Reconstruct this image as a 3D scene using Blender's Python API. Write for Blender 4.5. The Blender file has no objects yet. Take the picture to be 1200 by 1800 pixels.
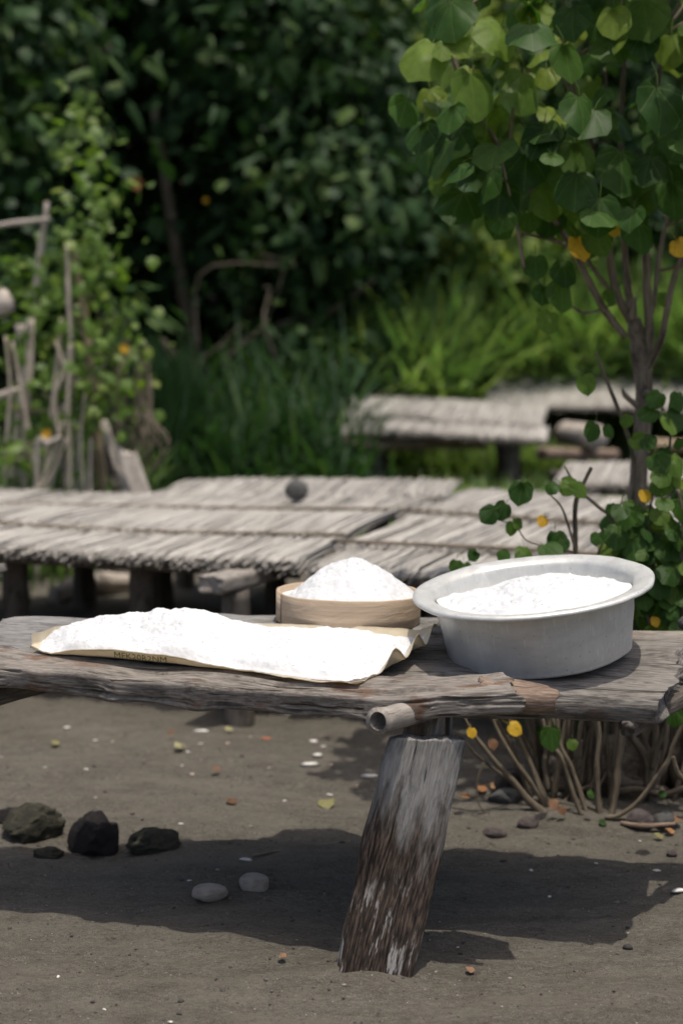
import bpy, math, random
import numpy as np
from mathutils import Vector, Matrix
R = math.radians
rng = np.random.default_rng(11)
random.seed(5)
sc = bpy.context.scene
col = sc.collection

# ------------------------------------------------------------------ camera, sky, sun, exposure
CAM_Z = 1.35
PITCH = math.atan(300 / 2500)
cam_d = bpy.data.cameras.new('camera')
cam = bpy.data.objects.new('camera', cam_d); col.objects.link(cam)
cam.location = (0, 0, CAM_Z)
cam.rotation_euler = (math.pi / 2 - PITCH, 0, 0)
cam_d.sensor_fit = 'VERTICAL'; cam_d.sensor_height = 36.0; cam_d.lens = 50.0
cam_d.clip_start = 0.05; cam_d.clip_end = 400
cam_d.dof.use_dof = True; cam_d.dof.focus_distance = 3.2; cam_d.dof.aperture_fstop = 1.8
cam_d.dof.aperture_blades = 0
sc.camera = cam
TO_SUN = Vector((0.12, -0.13, 1.0)).normalized()
world = bpy.data.worlds.new('World'); sc.world = world; world.use_nodes = True
wn = world.node_tree
sky = wn.nodes.new('ShaderNodeTexSky'); sky.sky_type = 'NISHITA'; sky.sun_disc = False
sky.sun_elevation = math.asin(TO_SUN.z); sky.sun_rotation = math.atan2(TO_SUN.x, TO_SUN.y)
sky.air_density = 1.0; sky.dust_density = 5.0; sky.ozone_density = 1.0
wn.links.new(sky.outputs[0], wn.nodes['Background'].inputs['Color'])
wn.nodes['Background'].inputs['Strength'].default_value = 0.15
sun_d = bpy.data.lights.new('sun', 'SUN'); sun_d.energy = 3.6; sun_d.angle = R(0.53); sun_d.color = (1, 0.94, 0.83)
sun = bpy.data.objects.new('sun', sun_d); col.objects.link(sun)
sun.rotation_euler = TO_SUN.to_track_quat('Z', 'Y').to_euler(); sun.location = (0, 0, 20)
vs = sc.view_settings
vs.view_transform = 'Standard'; vs.look = 'None'; vs.gamma = 1; vs.use_curve_mapping = False; vs.exposure = -0.12
sc.render.engine = 'CYCLES'
sc.cycles.use_denoising = True
sc.cycles.adaptive_threshold = 0.025; sc.cycles.max_bounces = 5; sc.cycles.diffuse_bounces = 3; sc.cycles.glossy_bounces = 2; sc.cycles.transparent_max_bounces = 4
sc.cycles.sample_clamp_indirect = 6.0

# ------------------------------------------------------------------ maths helpers
CP, SP = math.cos(PITCH), math.sin(PITCH)
def W(px, py, y):
    """world point at depth y metres in front of the camera station, on the sight line of a photograph pixel"""
    u = (px - 600) / 2500; v = (900 - py) / 2500
    dy = CP + v * SP; dz = -SP + v * CP
    return np.array([u * y / dy, y, CAM_Z + dz * y / dy])
def gz(x, y):
    x = np.asarray(x, float); y = np.asarray(y, float)
    h = 0.012 * np.sin(1.7 * x + 0.6) * np.sin(1.3 * y) + 0.03 * np.exp(-((x - 0.72) / 0.35) ** 2 - ((y - 4.05) / 0.25) ** 2)
    h = h + 0.020 * np.exp(-((x - 0.055) / 0.11) ** 2 - ((y - 2.90) / 0.09) ** 2)
    h = h + 0.10 * np.clip((y - 8) / 3, 0, 1) + 0.05 * np.exp(-((x + 1.2) / 0.5) ** 2 - ((y - 7.2) / 0.4) ** 2)
    h = h + 0.42 * np.clip(y - 15, 0, 20) + 0.05 * np.clip(y - 35, 0, 100)
    return h
def G(px, py):
    """where that sight line meets the sand"""
    y = 3.0
    for _ in range(30):
        p = W(px, py, y); t = float(gz(p[0], y))
        d = (CAM_Z - p[2]) / y
        y = 0.5 * y + 0.5 * (CAM_Z - t) / d
    p = W(px, py, y); p[2] = float(gz(p[0], y)); return p
def _h(ix, iy, iz):
    n = (ix.astype(np.int64) * 374761393 + iy.astype(np.int64) * 668265263 + iz.astype(np.int64) * 2147483647) & 0xffffffff
    n = ((n ^ (n >> 13)) * 1274126177) & 0xffffffff
    n = (n ^ (n >> 16)) & 0xffffffff
    return n / 4294967295.0
def vn(p):
    p = np.asarray(p, float); i = np.floor(p); f = p - i; f = f * f * (3 - 2 * f)
    x, y, z = i[..., 0], i[..., 1], i[..., 2]; r = 0
    for dx in (0, 1):
        for dy in (0, 1):
            for dz in (0, 1):
                w = (f[..., 0] if dx else 1 - f[..., 0]) * (f[..., 1] if dy else 1 - f[..., 1]) * (f[..., 2] if dz else 1 - f[..., 2])
                r = r + w * _h(x + dx, y + dy, z + dz)
    return r * 2 - 1
def fbm(p, o=4, g=0.5):
    p = np.asarray(p, float); r = 0; a = 1
    for k in range(o):
        r = r + a * vn(p + 17.3 * k); p = p * 2.03; a *= g
    return r
def sstep(a, b, x):
    t = np.clip((x - a) / (b - a), 0, 1); return t * t * (3 - 2 * t)
def norm(v): v = np.asarray(v, float); return v / (np.linalg.norm(v, axis=-1, keepdims=True) + 1e-12)
def spline(pts, n):
    """Catmull-Rom through points, n samples"""
    P = np.asarray(pts, float)
    if len(P) == 2: return P[0] + (P[1] - P[0]) * np.linspace(0, 1, n)[:, None]
    P = np.vstack([2 * P[0] - P[1], P, 2 * P[-1] - P[-2]]); m = len(P) - 3
    out = []
    for t in np.linspace(0, m - 1e-6, n):
        k = int(t); f = t - k; a, b, c, d = P[k:k + 4]
        out.append(0.5 * ((2 * b) + (c - a) * f + (2 * a - 5 * b + 4 * c - d) * f * f + (3 * b - a - 3 * c + d) * f ** 3))
    return np.array(out)

# ------------------------------------------------------------------ mesh building
class Geo:
    def __init__(s): s.v = []; s.f = []; s.g = []; s.t = []; s.n = 0
    def add(s, v, faces, grain=None, tint=0.5):
        """faces: list of int arrays (M,3) or (M,4)"""
        v = np.asarray(v, float).reshape(-1, 3)
        s.v.append(v)
        for f in (faces if isinstance(faces, (list, tuple)) else [faces]):
            f = np.asarray(f, np.int64)
            if f.size: s.f.append(f + s.n)
        s.g.append(v if grain is None else np.asarray(grain, float).reshape(-1, 3))
        s.t.append(np.broadcast_to(np.asarray(tint, float), (len(v),)).copy())
        s.n += len(v); return s
def geo_mesh(name, geo, shift=(0, 0, 0), smooth=True):
    me = bpy.data.meshes.new(name)
    v = np.concatenate(geo.v) - np.asarray(shift, float)
    li = np.concatenate([f.reshape(-1) for f in geo.f])
    tot = np.concatenate([np.full(len(f), f.shape[1]) for f in geo.f])
    st = np.concatenate([[0], np.cumsum(tot)[:-1]])
    me.vertices.add(len(v)); me.vertices.foreach_set('co', v.astype(np.float32).reshape(-1))
    me.loops.add(len(li)); me.loops.foreach_set('vertex_index', li.astype(np.int32))
    me.polygons.add(len(tot)); me.polygons.foreach_set('loop_start', st.astype(np.int32))
    me.polygons.foreach_set('use_smooth', np.full(len(tot), smooth))
    a = me.attributes.new('grain', 'FLOAT_VECTOR', 'POINT'); a.data.foreach_set('vector', np.concatenate(geo.g).astype(np.float32).reshape(-1))
    a = me.attributes.new('tint', 'FLOAT', 'POINT'); a.data.foreach_set('value', np.concatenate(geo.t).astype(np.float32))
    me.update(calc_edges=True); me.validate()
    return me
WL = {}
def empty(name, loc, label, cat, group=None):
    o = bpy.data.objects.new(name, None); col.objects.link(o); o.location = loc; o.empty_display_size = 0.1
    WL[o.name] = np.asarray(loc, float); tag(o, label, cat, group); return o
def tag(o, label=None, cat=None, group=None, kind=None):
    if label: o['label'] = label
    if cat: o['category'] = cat
    if group: o['group'] = group
    if kind: o['kind'] = kind
    return o
def build(name, geo, mat, parent=None, smooth=True, kind=None, base=None):
    """geometry given in world coordinates; becomes a part of parent or a top-level mesh with its origin at its base"""
    if parent is not None: w = WL[parent.name]
    elif base is not None: w = np.asarray(base, float)
    else:
        a = np.concatenate(geo.v); w = np.array([a[:, 0].mean(), a[:, 1].mean(), a[:, 2].min()])
    me = geo_mesh(name, geo, w, smooth); me.materials.append(mat)
    o = bpy.data.objects.new(name, me); col.objects.link(o)
    if parent is not None: o.parent = parent
    else: o.location = w
    WL[o.name] = w
    if kind: o['kind'] = kind
    return o
def inst(name, me, M, parent=None):
    o = bpy.data.objects.new(name, me); col.objects.link(o)
    if parent is not None:
        o.parent = parent; o.matrix_local = Matrix.Translation(-Vector(WL[parent.name])) @ M
    else: o.matrix_world = M
    return o
def ring_faces(nu, nv, closed=True, off=0):
    i, j = np.meshgrid(np.arange(nu - 1), np.arange(nv if closed else nv - 1), indexing='ij')
    a = i * nv + j; b = i * nv + (j + 1) % nv; c = (i + 1) * nv + (j + 1) % nv; d = (i + 1) * nv + j
    return np.stack([a, b, c, d], -1).reshape(-1, 4) + off
def tube(geo, pts, rad, n=24, seg=8, bump=0.0, cap=True, tint=0.5, freq=14, knots=0.0):
    P = spline(pts, n); T = norm(np.gradient(P, axis=0))
    up = np.array([0, 0, 1.0]) if abs(T[0, 2]) < 0.9 else np.array([1.0, 0, 0])
    N = norm(np.cross(T[0], up)); Ns = []
    for t in T:
        N = norm(N - t * (N @ t)); Ns.append(N)
    Ns = np.array(Ns); B = np.cross(T, Ns)
    r = np.interp(np.linspace(0, 1, n), np.linspace(0, 1, len(rad)), rad)
    L = np.concatenate([[0], np.cumsum(np.linalg.norm(np.diff(P, axis=0), axis=1))])
    th = np.linspace(0, 2 * math.pi, seg, endpoint=False)
    C, S = np.cos(th), np.sin(th)
    rr = np.repeat(r[:, None], seg, 1)
    gr = np.stack([np.repeat(L[:, None], seg, 1), rr * C, rr * S], -1)
    if knots:
        sp = knots; d = np.abs(((L / sp) + 0.5) % 1 - 0.5) * sp
        rr = rr * (1 + 0.10 * np.exp(-(d / 0.008) ** 2))[:, None]
    if bump:
        q = gr * freq + np.array([P[0, 0] * 31, P[0, 1] * 17, 3.1]); rr = rr * (1 + bump * fbm(q, 3))
    V = P[:, None] + Ns[:, None] * (rr * C)[..., None] + B[:, None] * (rr * S)[..., None]
    f = [ring_faces(n, seg)]
    v = V.reshape(-1, 3); g = gr.reshape(-1, 3)
    if cap:
        v = np.vstack([v, P[0], P[-1]]); g = np.vstack([g, [0, 0, 0], [L[-1], 0, 0]]); k = n * seg
        j = np.arange(seg); f.append(np.stack([np.full(seg, k), (j + 1) % seg, j], -1))
        f.append(np.stack([np.full(seg, k + 1), (n - 1) * seg + j, (n - 1) * seg + (j + 1) % seg], -1))
    geo.add(v, f, g, tint); return geo
def rrect(w, h, r, n):
    """rounded rectangle, n points evenly along its edge"""
    r = min(r, w / 2 * 0.99, h / 2 * 0.99); pts = []
    for cx, cy, a0 in ((w / 2 - r, h / 2 - r, 0), (-w / 2 + r, h / 2 - r, 90), (-w / 2 + r, -h / 2 + r, 180), (w / 2 - r, -h / 2 + r, 270)):
        for a in np.linspace(0, 90, 7): pts.append((cx + r * math.cos(R(a0 + a)), cy + r * math.sin(R(a0 + a))))
    pts = np.array(pts + pts[:1]); L = np.concatenate([[0], np.cumsum(np.hypot(*np.diff(pts, axis=0).T))])
    s = np.linspace(0, L[-1], n, endpoint=False)
    return np.stack([np.interp(s, L, pts[:, 0]), np.interp(s, L, pts[:, 1])], -1)
def slab(geo, P0, P1, w, h, r=0.015, nu=90, nv=72, up=(0, 0, 1), wf=None, hf=None, bend=None, crack=0.006, rough=0.003, jag=(0.02, 0.02), skew=(0, 0), seed=0.0, cf=38, twist=0.0):
    """weathered plank from P0 to P1: split along the grain, uneven edges and torn ends"""
    P0 = np.asarray(P0, float); P1 = np.asarray(P1, float); L = np.linalg.norm(P1 - P0); A = (P1 - P0) / L
    S = norm(np.cross(up, A)); U = np.cross(A, S)            # S = side, U = up
    cs = rrect(w, h, r, nv); t = np.linspace(0, 1, nu)
    Y = np.repeat(cs[None, :, 0], nu, 0); Z = np.repeat(cs[None, :, 1], nu, 0)
    if wf is not None: Y = Y * np.array([wf(k) for k in t])[:, None]
    if hf is not None: Z = Z * np.array([hf(k) for k in t])[:, None]
    X = np.repeat((t * L)[:, None], nv, 1)
    e = np.linspace(0, 1, nu)[:, None]
    yn = Y / (w / 2); jn = fbm(np.stack([Y * 22 + seed, Z * 22, Y * 0], -1), 3)
    X = X + (1 - e) ** 6 * (jag[0] * jn + skew[0] * yn) + e ** 6 * (jag[1] * jn + skew[1] * yn)
    gr = np.stack([X + seed, Y, Z], -1)
    q = np.stack([X * 2.2 + seed * 3, Y * cf, Z * cf], -1)
    n1 = fbm(q, 3); cr = sstep(0.42, 0.75, n1) * crack
    lo = fbm(np.stack([X * 5 + seed, Y * 9, Z * 9 + 5], -1), 3) * rough
    fine = vn(np.stack([X * 7, Y * 150 + seed, Z * 150], -1)) * 0.0007
    k = 1 + (-cr + lo + fine) / np.maximum(np.hypot(Y, Z), h * 0.45)
    hx = (-cr + lo + fine) * np.sign(Z) * np.clip(np.abs(Z) / (h / 2), 0, 1) ** 2
    hy = (-cr + lo + fine) * np.sign(Y) * np.clip(np.abs(Y) / (w / 2), 0, 1) ** 4
    Y = Y + hy; Z = Z + hx
    if twist:
        a = twist * (e - 0.5); Y, Z = Y * np.cos(a) - Z * np.sin(a), Y * np.sin(a) + Z * np.cos(a)
    by = np.zeros(nu); bz = np.zeros(nu)
    if bend is not None:
        b = np.array([bend(k) for k in t]); by, bz = b[:, 0], b[:, 1]
    def place(X, Y, Z, by, bz): return P0 + X[..., None] * A + (Y + by)[..., None] * S + (Z + bz)[..., None] * U
    V = place(X, Y, Z, by[:, None], bz[:, None]).reshape(-1, 3); g = gr.reshape(-1, 3)
    f = [ring_faces(nu, nv)]; off = nu * nv
    for end in (0, nu - 1):
        prev = np.arange(nv) + end * nv
        for s in (0.8, 0.45, 0.12):
            yy, zz = Y[end] * s, Z[end] * s
            xx = X[end] * 0 + (0 if end == 0 else L) + fbm(np.stack([yy * 90 + seed, zz * 90, yy * 0 + 2], -1), 2) * 0.006 + jag[0 if end == 0 else 1] * fbm(np.stack([yy * 22 + seed, zz * 22, yy * 0], -1), 3) + skew[0 if end == 0 else 1] * yy / (w / 2)
            V = np.vstack([V, place(xx, yy, zz, by[end] + 0 * xx, bz[end] + 0 * xx)]); g = np.vstack([g, np.stack([xx + seed, yy, zz], -1)])
            cur = np.arange(nv) + off; j = (np.arange(nv) + 1) % nv
            qd = np.stack([prev, prev[j], cur[j], cur], -1)
            f.append(qd[:, ::-1] if end == 0 else qd); prev = cur; off += nv
        V = np.vstack([V, V[prev].mean(0)]); g = np.vstack([g, g[prev].mean(0)]); j = (np.arange(nv) + 1) % nv
        tr = np.stack([prev, prev[j], np.full(nv, off)], -1); f.append(tr[:, ::-1] if end == 0 else tr); off += 1
    geo.add(V, f, g); return geo
def lathe(geo, prof, M, seg=64, dent=0.0, seed=0.0):
    """prof: (radius, height) list turned about z, then moved by the 4x4 matrix M"""
    prof = np.asarray(prof, float); n = len(prof); th = np.linspace(0, 2 * math.pi, seg, endpoint=False)
    r = np.repeat(prof[:, :1], seg, 1); z = np.repeat(prof[:, 1:], seg, 1)
    if dent:
        d = dent * fbm(np.stack([np.cos(th)[None] * 3 + seed + 0 * r, np.sin(th)[None] * 3 + 0 * r, z * 14], -1), 3); r = r + d * (r > 0.02)
    v = np.stack([r * np.cos(th), r * np.sin(th), z], -1).reshape(-1, 3)
    M = np.array(M); w = v @ M[:3, :3].T + M[:3, 3]
    geo.add(w, [ring_faces(n, seg)], v); return geo
def ico(sub=2):
    import bmesh
    bm = bmesh.new(); bmesh.ops.create_icosphere(bm, subdivisions=sub, radius=1.0)
    v = np.array([p.co[:] for p in bm.verts]); f = np.array([[q.index for q in p.verts] for p in bm.faces]); bm.free(); return v, f
ICO = {k: ico(k) for k in (1, 2, 3, 4, 5)}
def rock(name, c, size, mat, seed, sub=4, rough=0.18, flat=0.0, rz=0.0, sink=0.2):
    v, f = ICO[sub]; d = 1 + rough * fbm(v * 1.3 + seed, 3) + rough * 0.5 * fbm(v * 4.1 + seed, 4)
    p = v * d[:, None]
    for k in range(5):                                       # broad facets
        nrm = norm(np.array([math.sin(seed * 3 + k * 2.1), math.cos(seed * 5 + k * 1.7), 0.5 * math.sin(seed + k)])); h = 0.78 - 0.06 * k * flat
        s = np.maximum(p @ nrm - h, 0); p = p - nrm * (s * 0.75)[:, None]
    p = p * np.asarray(size) ; cz, sz = math.cos(rz), math.sin(rz)
    p = np.stack([p[:, 0] * cz - p[:, 1] * sz, p[:, 0] * sz + p[:, 1] * cz, p[:, 2]], -1)
    p = p + np.asarray(c) + np.array([0, 0, size[2] * (1 - 2 * sink)])
    return build(name, Geo().add(p, [f], v), mat, base=c)

# ------------------------------------------------------------------ materials
def nmat(name):
    m = bpy.data.materials.new(name); m.use_nodes = True; nt = m.node_tree
    return m, nt, nt.nodes['Principled BSDF']
def nd(nt, typ, ins=None, **props):
    n = nt.nodes.new(typ)
    for k, v in props.items(): setattr(n, k, v)
    for k, v in (ins or {}).items():
        if isinstance(v, bpy.types.NodeSocket): nt.links.new(v, n.inputs[k])
        else: n.inputs[k].default_value = v
    return n
def ramp(nt, fac, stops):
    n = nt.nodes.new('ShaderNodeValToRGB'); nt.links.new(fac, n.inputs[0]); e = n.color_ramp.elements
    while len(e) < len(stops): e.new(0.5)
    for s, (p, c) in zip(e, stops): s.position = p; s.color = (c, c, c, 1) if isinstance(c, (int, float)) else (*c, 1)
    return n.outputs[0]
def mixc(nt, f, a, b, mode='MIX'):
    n = nt.nodes.new('ShaderNodeMix'); n.data_type = 'RGBA'; n.blend_type = mode
    for i, v in ((0, f), (6, a), (7, b)):
        if isinstance(v, bpy.types.NodeSocket): nt.links.new(v, n.inputs[i])
        elif isinstance(v, (int, float)): n.inputs[i].default_value = v
        else: n.inputs[i].default_value = (*v, 1)
    return n.outputs[2]
def math_(nt, op, a, b=None, c=None, clamp=False):
    n = nt.nodes.new('ShaderNodeMath'); n.operation = op; n.use_clamp = clamp
    for i, v in enumerate((a, b, c)):
        if v is None: continue
        if isinstance(v, bpy.types.NodeSocket): nt.links.new(v, n.inputs[i])
        else: n.inputs[i].default_value = v
    return n.outputs[0]
def grainv(nt): return nd(nt, 'ShaderNodeAttribute', attribute_name='grain').outputs['Vector']
def tintv(nt): return nd(nt, 'ShaderNodeAttribute', attribute_name='tint').outputs['Fac']
def scaled(nt, vec, s, loc=(0, 0, 0)):
    return nd(nt, 'ShaderNodeMapping', {'Vector': vec, 'Scale': s, 'Location': loc}).outputs[0]
def noise(nt, vec, scale, detail=4, rough=0.55, dist=0.0):
    return nd(nt, 'ShaderNodeTexNoise', {'Vector': vec, 'Scale': scale, 'Detail': detail, 'Roughness': rough, 'Distortion': dist}).outputs[0]
def bump(nt, h, strength, dist, prev=None):
    n = nd(nt, 'ShaderNodeBump', {'Height': h, 'Strength': strength, 'Distance': dist})
    if prev is not None: nt.links.new(prev, n.inputs['Normal'])
    return n.outputs[0]
def setp(nt, b, **kw):
    names = dict(color='Base Color', rough='Roughness', metal='Metallic', spec='Specular IOR Level', normal='Normal', sss='Subsurface Weight')
    for k, v in kw.items():
        s = b.inputs[names[k]]
        if isinstance(v, bpy.types.NodeSocket): nt.links.new(v, s)
        elif isinstance(v, tuple): s.default_value = (*v, 1)
        else: s.default_value = v

def wood(name, dark, mid, light, stain=None, stain_amt=0.0, gs=1.0, bumpd=0.004, rough=0.85, bands=None):
    m, nt, b = nmat(name); g = grainv(nt)
    fine = noise(nt, scaled(nt, g, (26 * gs, 230 * gs, 230 * gs)), 1.0, 5, 0.6)
    coarse = noise(nt, scaled(nt, g, (7 * gs, 46 * gs, 46 * gs)), 1.0, 6, 0.7, 0.5)
    patch = noise(nt, scaled(nt, g, (6, 12, 12)), 1.0, 4, 0.6)
    c = ramp(nt, coarse, [(0.27, dark), (0.42, mid), (0.58, mid), (0.78, light)])
    c = mixc(nt, 0.5, c, ramp(nt, fine, [(0.36, dark), (0.5, mid), (0.64, light)]))
    c = mixc(nt, ramp(nt, patch, [(0.42, 0.0), (0.7, 0.45)]), c, light)
    c = mixc(nt, ramp(nt, noise(nt, scaled(nt, g, (11, 30, 30), (5, 5, 2)), 1.0, 6, 0.7), [(0.52, 0.0), (0.66, 0.75)]), c, dark)
    if stain: c = mixc(nt, ramp(nt, noise(nt, scaled(nt, g, (7, 16, 16), (3, 1, 7)), 1.0, 5, 0.65), [(0.62 - stain_amt, 0.0), (0.72 - stain_amt, 0.85)]), c, stain)
    if bands: c = bands(nt, g, c, fine, coarse)
    cr = ramp(nt, noise(nt, scaled(nt, g, (5.0, 95, 95), (9, 2, 4)), 1.0, 3, 0.5, 0.3), [(0.30, 1.0), (0.37, 0.0)])
    c = mixc(nt, math_(nt, 'MULTIPLY', cr, 0.8), c, tuple(k * 0.35 for k in dark))
    n = bump(nt, fine, 0.8, bumpd * 0.5); n = bump(nt, cr, 0.9, -bumpd * 0.6, n); n = bump(nt, coarse, 0.6, bumpd * 0.6, n)
    setp(nt, b, color=c, rough=rough, spec=0.2, normal=n); return m
M_grey = wood('weathered_grey_wood', (0.036, 0.032, 0.028), (0.155, 0.142, 0.128), (0.31, 0.285, 0.26), (0.13, 0.085, 0.06), 0.02)
M_front = wood('driftwood', (0.042, 0.035, 0.029), (0.185, 0.163, 0.142), (0.34, 0.305, 0.27), (0.14, 0.075, 0.045), 0.06)
M_slate = wood('smooth_grey_wood', (0.06, 0.056, 0.053), (0.17, 0.165, 0.158), (0.31, 0.30, 0.29), None, 0, 0.8, 0.002)
M_dark = wood('dark_brown_wood', (0.03, 0.024, 0.02), (0.10, 0.085, 0.072), (0.20, 0.175, 0.155))  # dark brown wood of posts, rails and under-table pieces
def leg_bands(nt, g, c, fine, coarse):
    x = nd(nt, 'ShaderNodeSeparateXYZ', {0: g}).outputs[0]
    w = noise(nt, scaled(nt, g, (4, 22, 22)), 1.0, 5, 0.65)
    t = math_(nt, 'ADD', x, math_(nt, 'MULTIPLY', math_(nt, 'SUBTRACT', w, 0.5), 0.62))
    brown = ramp(nt, fine, [(0.38, (0.013, 0.010, 0.008)), (0.51, (0.052, 0.036, 0.027)), (0.68, (0.16, 0.112, 0.083))])
    c = mixc(nt, ramp(nt, t, [(0.40, 0.95), (0.53, 0.0)]), c, brown)
    pale = ramp(nt, noise(nt, scaled(nt, g, (9, 60, 60), (2, 8, 1)), 1.0, 4, 0.7), [(0.58, 0.0), (0.64, 1.0)])
    low = ramp(nt, x, [(0.25, 1.0), (0.36, 0.0)])
    return mixc(nt, math_(nt, 'MULTIPLY', pale, low), c, (0.42, 0.40, 0.38))
M_leg = wood('leg_wood', (0.05, 0.046, 0.042), (0.20, 0.192, 0.18), (0.37, 0.36, 0.345), None, 0, 1.0, 0.006, 0.9, leg_bands)
M_pole = wood('grey_bamboo', (0.12, 0.10, 0.085), (0.29, 0.26, 0.23), (0.42, 0.38, 0.34), (0.12, 0.09, 0.07), -0.06, 0.6, 0.001, 0.7)
M_cane = wood('tan_bamboo', (0.14, 0.10, 0.06), (0.30, 0.23, 0.145), (0.42, 0.34, 0.23), None, 0, 0.5, 0.001, 0.6)
M_dead = wood('bleached_dead_wood', (0.2, 0.17, 0.145), (0.44, 0.385, 0.335), (0.62, 0.56, 0.50), None, 0, 0.7, 0.003)
M_straw = wood('dry_straw', (0.26, 0.21, 0.16), (0.48, 0.41, 0.33), (0.64, 0.57, 0.48), None, 0, 0.7, 0.002)
M_bark = wood('bark', (0.05, 0.038, 0.028), (0.185, 0.15, 0.112), (0.33, 0.285, 0.225), (0.06, 0.042, 0.03), 0.02, 0.5, 0.004)
M_twig = wood('twig_bark', (0.045, 0.034, 0.024), (0.125, 0.10, 0.072), (0.23, 0.195, 0.145), None, 0, 0.5, 0.001)
M_brown = wood('broken_brown_wood', (0.06, 0.038, 0.027), (0.20, 0.14, 0.105), (0.36, 0.29, 0.235), None, 0, 1.0, 0.004)

def m_sand():
    m, nt, b = nmat('volcanic_sand'); p = nd(nt, 'ShaderNodeNewGeometry').outputs['Position']
    big = noise(nt, p, 1.7, 4, 0.6); mid = noise(nt, scaled(nt, p, (9, 22, 9)), 1.0, 5, 0.65); fine = noise(nt, p, 420, 3, 0.7)
    c = ramp(nt, mid, [(0.25, (0.096, 0.086, 0.070)), (0.5, (0.127, 0.115, 0.095)), (0.75, (0.159, 0.145, 0.121))])
    c = mixc(nt, ramp(nt, big, [(0.35, 0.35), (0.65, 0.0)]), c, (0.085, 0.075, 0.061))
    c = mixc(nt, 0.9, c, ramp(nt, fine, [(0.30, 0.15), (0.5, 0.5), (0.70, 0.86)]), 'OVERLAY')
    c = mixc(nt, 0.55, c, ramp(nt, noise(nt, scaled(nt, p, (60, 130, 60)), 1.0, 4, 0.7), [(0.3, 0.2), (0.7, 0.8)]), 'OVERLAY')
    c = mixc(nt, ramp(nt, noise(nt, scaled(nt, p, (2.5, 11, 2), (1, 3, 0)), 1.0, 5, 0.6, 0.4), [(0.42, 0.0), (0.68, 0.55)]), c, (0.172, 0.155, 0.127))
    v = nd(nt, 'ShaderNodeTexVoronoi', {'Vector': p, 'Scale': 170.0}); sp = math_(nt, 'MULTIPLY', math_(nt, 'LESS_THAN', v.outputs['Distance'], 0.33), math_(nt, 'GREATER_THAN', nd(nt, 'ShaderNodeSeparateColor', {0: v.outputs['Color']}).outputs[0], 0.90))
    pick = nd(nt, 'ShaderNodeSeparateColor', {0: v.outputs['Color']}).outputs[1]
    c = mixc(nt, sp, c, ramp(nt, pick, [(0.0, (0.04, 0.036, 0.032)), (0.55, (0.09, 0.08, 0.07)), (0.85, (0.2, 0.185, 0.16)), (1.0, (0.36, 0.34, 0.3))]))
    # leaf litter and soil beyond the racks
    y = nd(nt, 'ShaderNodeSeparateXYZ', {0: p}).outputs[1]
    far = ramp(nt, math_(nt, 'DIVIDE', math_(nt, 'ADD', y, math_(nt, 'MULTIPLY', big, 1.5)), 20.0), [(0.45, 0.0), (0.54, 1.0)])
    c = mixc(nt, far, c, mixc(nt, ramp(nt, mid, [(0.4, 0.0), (0.6, 1.0)]), (0.03, 0.026, 0.018), (0.075, 0.058, 0.04)))
    n = bump(nt, mid, 0.9, 0.016); n = bump(nt, noise(nt, p, 95, 5, 0.75), 1.0, 0.008, n); n = bump(nt, fine, 0.8, 0.002, n); n = bump(nt, sp, 0.8, 0.003, n)
    setp(nt, b, color=c, rough=0.95, spec=0.15, normal=n); return m
M_sand = m_sand()
def m_salt():
    m, nt, b = nmat('sea_salt'); p = nd(nt, 'ShaderNodeNewGeometry').outputs['Position']
    v = nd(nt, 'ShaderNodeTexVoronoi', {'Vector': p, 'Scale': 330.0}).outputs['Distance']
    c = ramp(nt, noise(nt, p, 60, 4, 0.6), [(0.3, (0.60, 0.606, 0.618)), (0.6, (0.645, 0.65, 0.658))])
    n = bump(nt, v, 0.04, 0.003); n = bump(nt, noise(nt, p, 110, 4, 0.65), 0.12, 0.004, n); n = bump(nt, noise(nt, p, 28, 4, 0.6), 0.22, 0.012, n)
    setp(nt, b, color=c, rough=0.55, spec=0.3, normal=n); return m
M_salt = m_salt()
def m_paper():
    m, nt, b = nmat('sack_paper'); g = grainv(nt)
    n1 = noise(nt, scaled(nt, g, (14, 14, 14)), 1.0, 5, 0.6)
    c = ramp(nt, n1, [(0.3, (0.66, 0.57, 0.41)), (0.55, (0.76, 0.68, 0.53)), (0.8, (0.80, 0.74, 0.62))])
    n = bump(nt, n1, 0.5, 0.004); n = bump(nt, noise(nt, g, 90, 3), 0.4, 0.001, n)
    setp(nt, b, color=c, rough=0.75, spec=0.25, normal=n)
    tr = nd(nt, 'ShaderNodeBsdfTranslucent', {'Color': c, 'Normal': n}); mx = nd(nt, 'ShaderNodeMixShader', {0: 0.35, 1: b.outputs[0], 2: tr.outputs[0]})
    nt.links.new(mx.outputs[0], nt.nodes['Material Output'].inputs[0]); return m
M_paper = m_paper()
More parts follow.
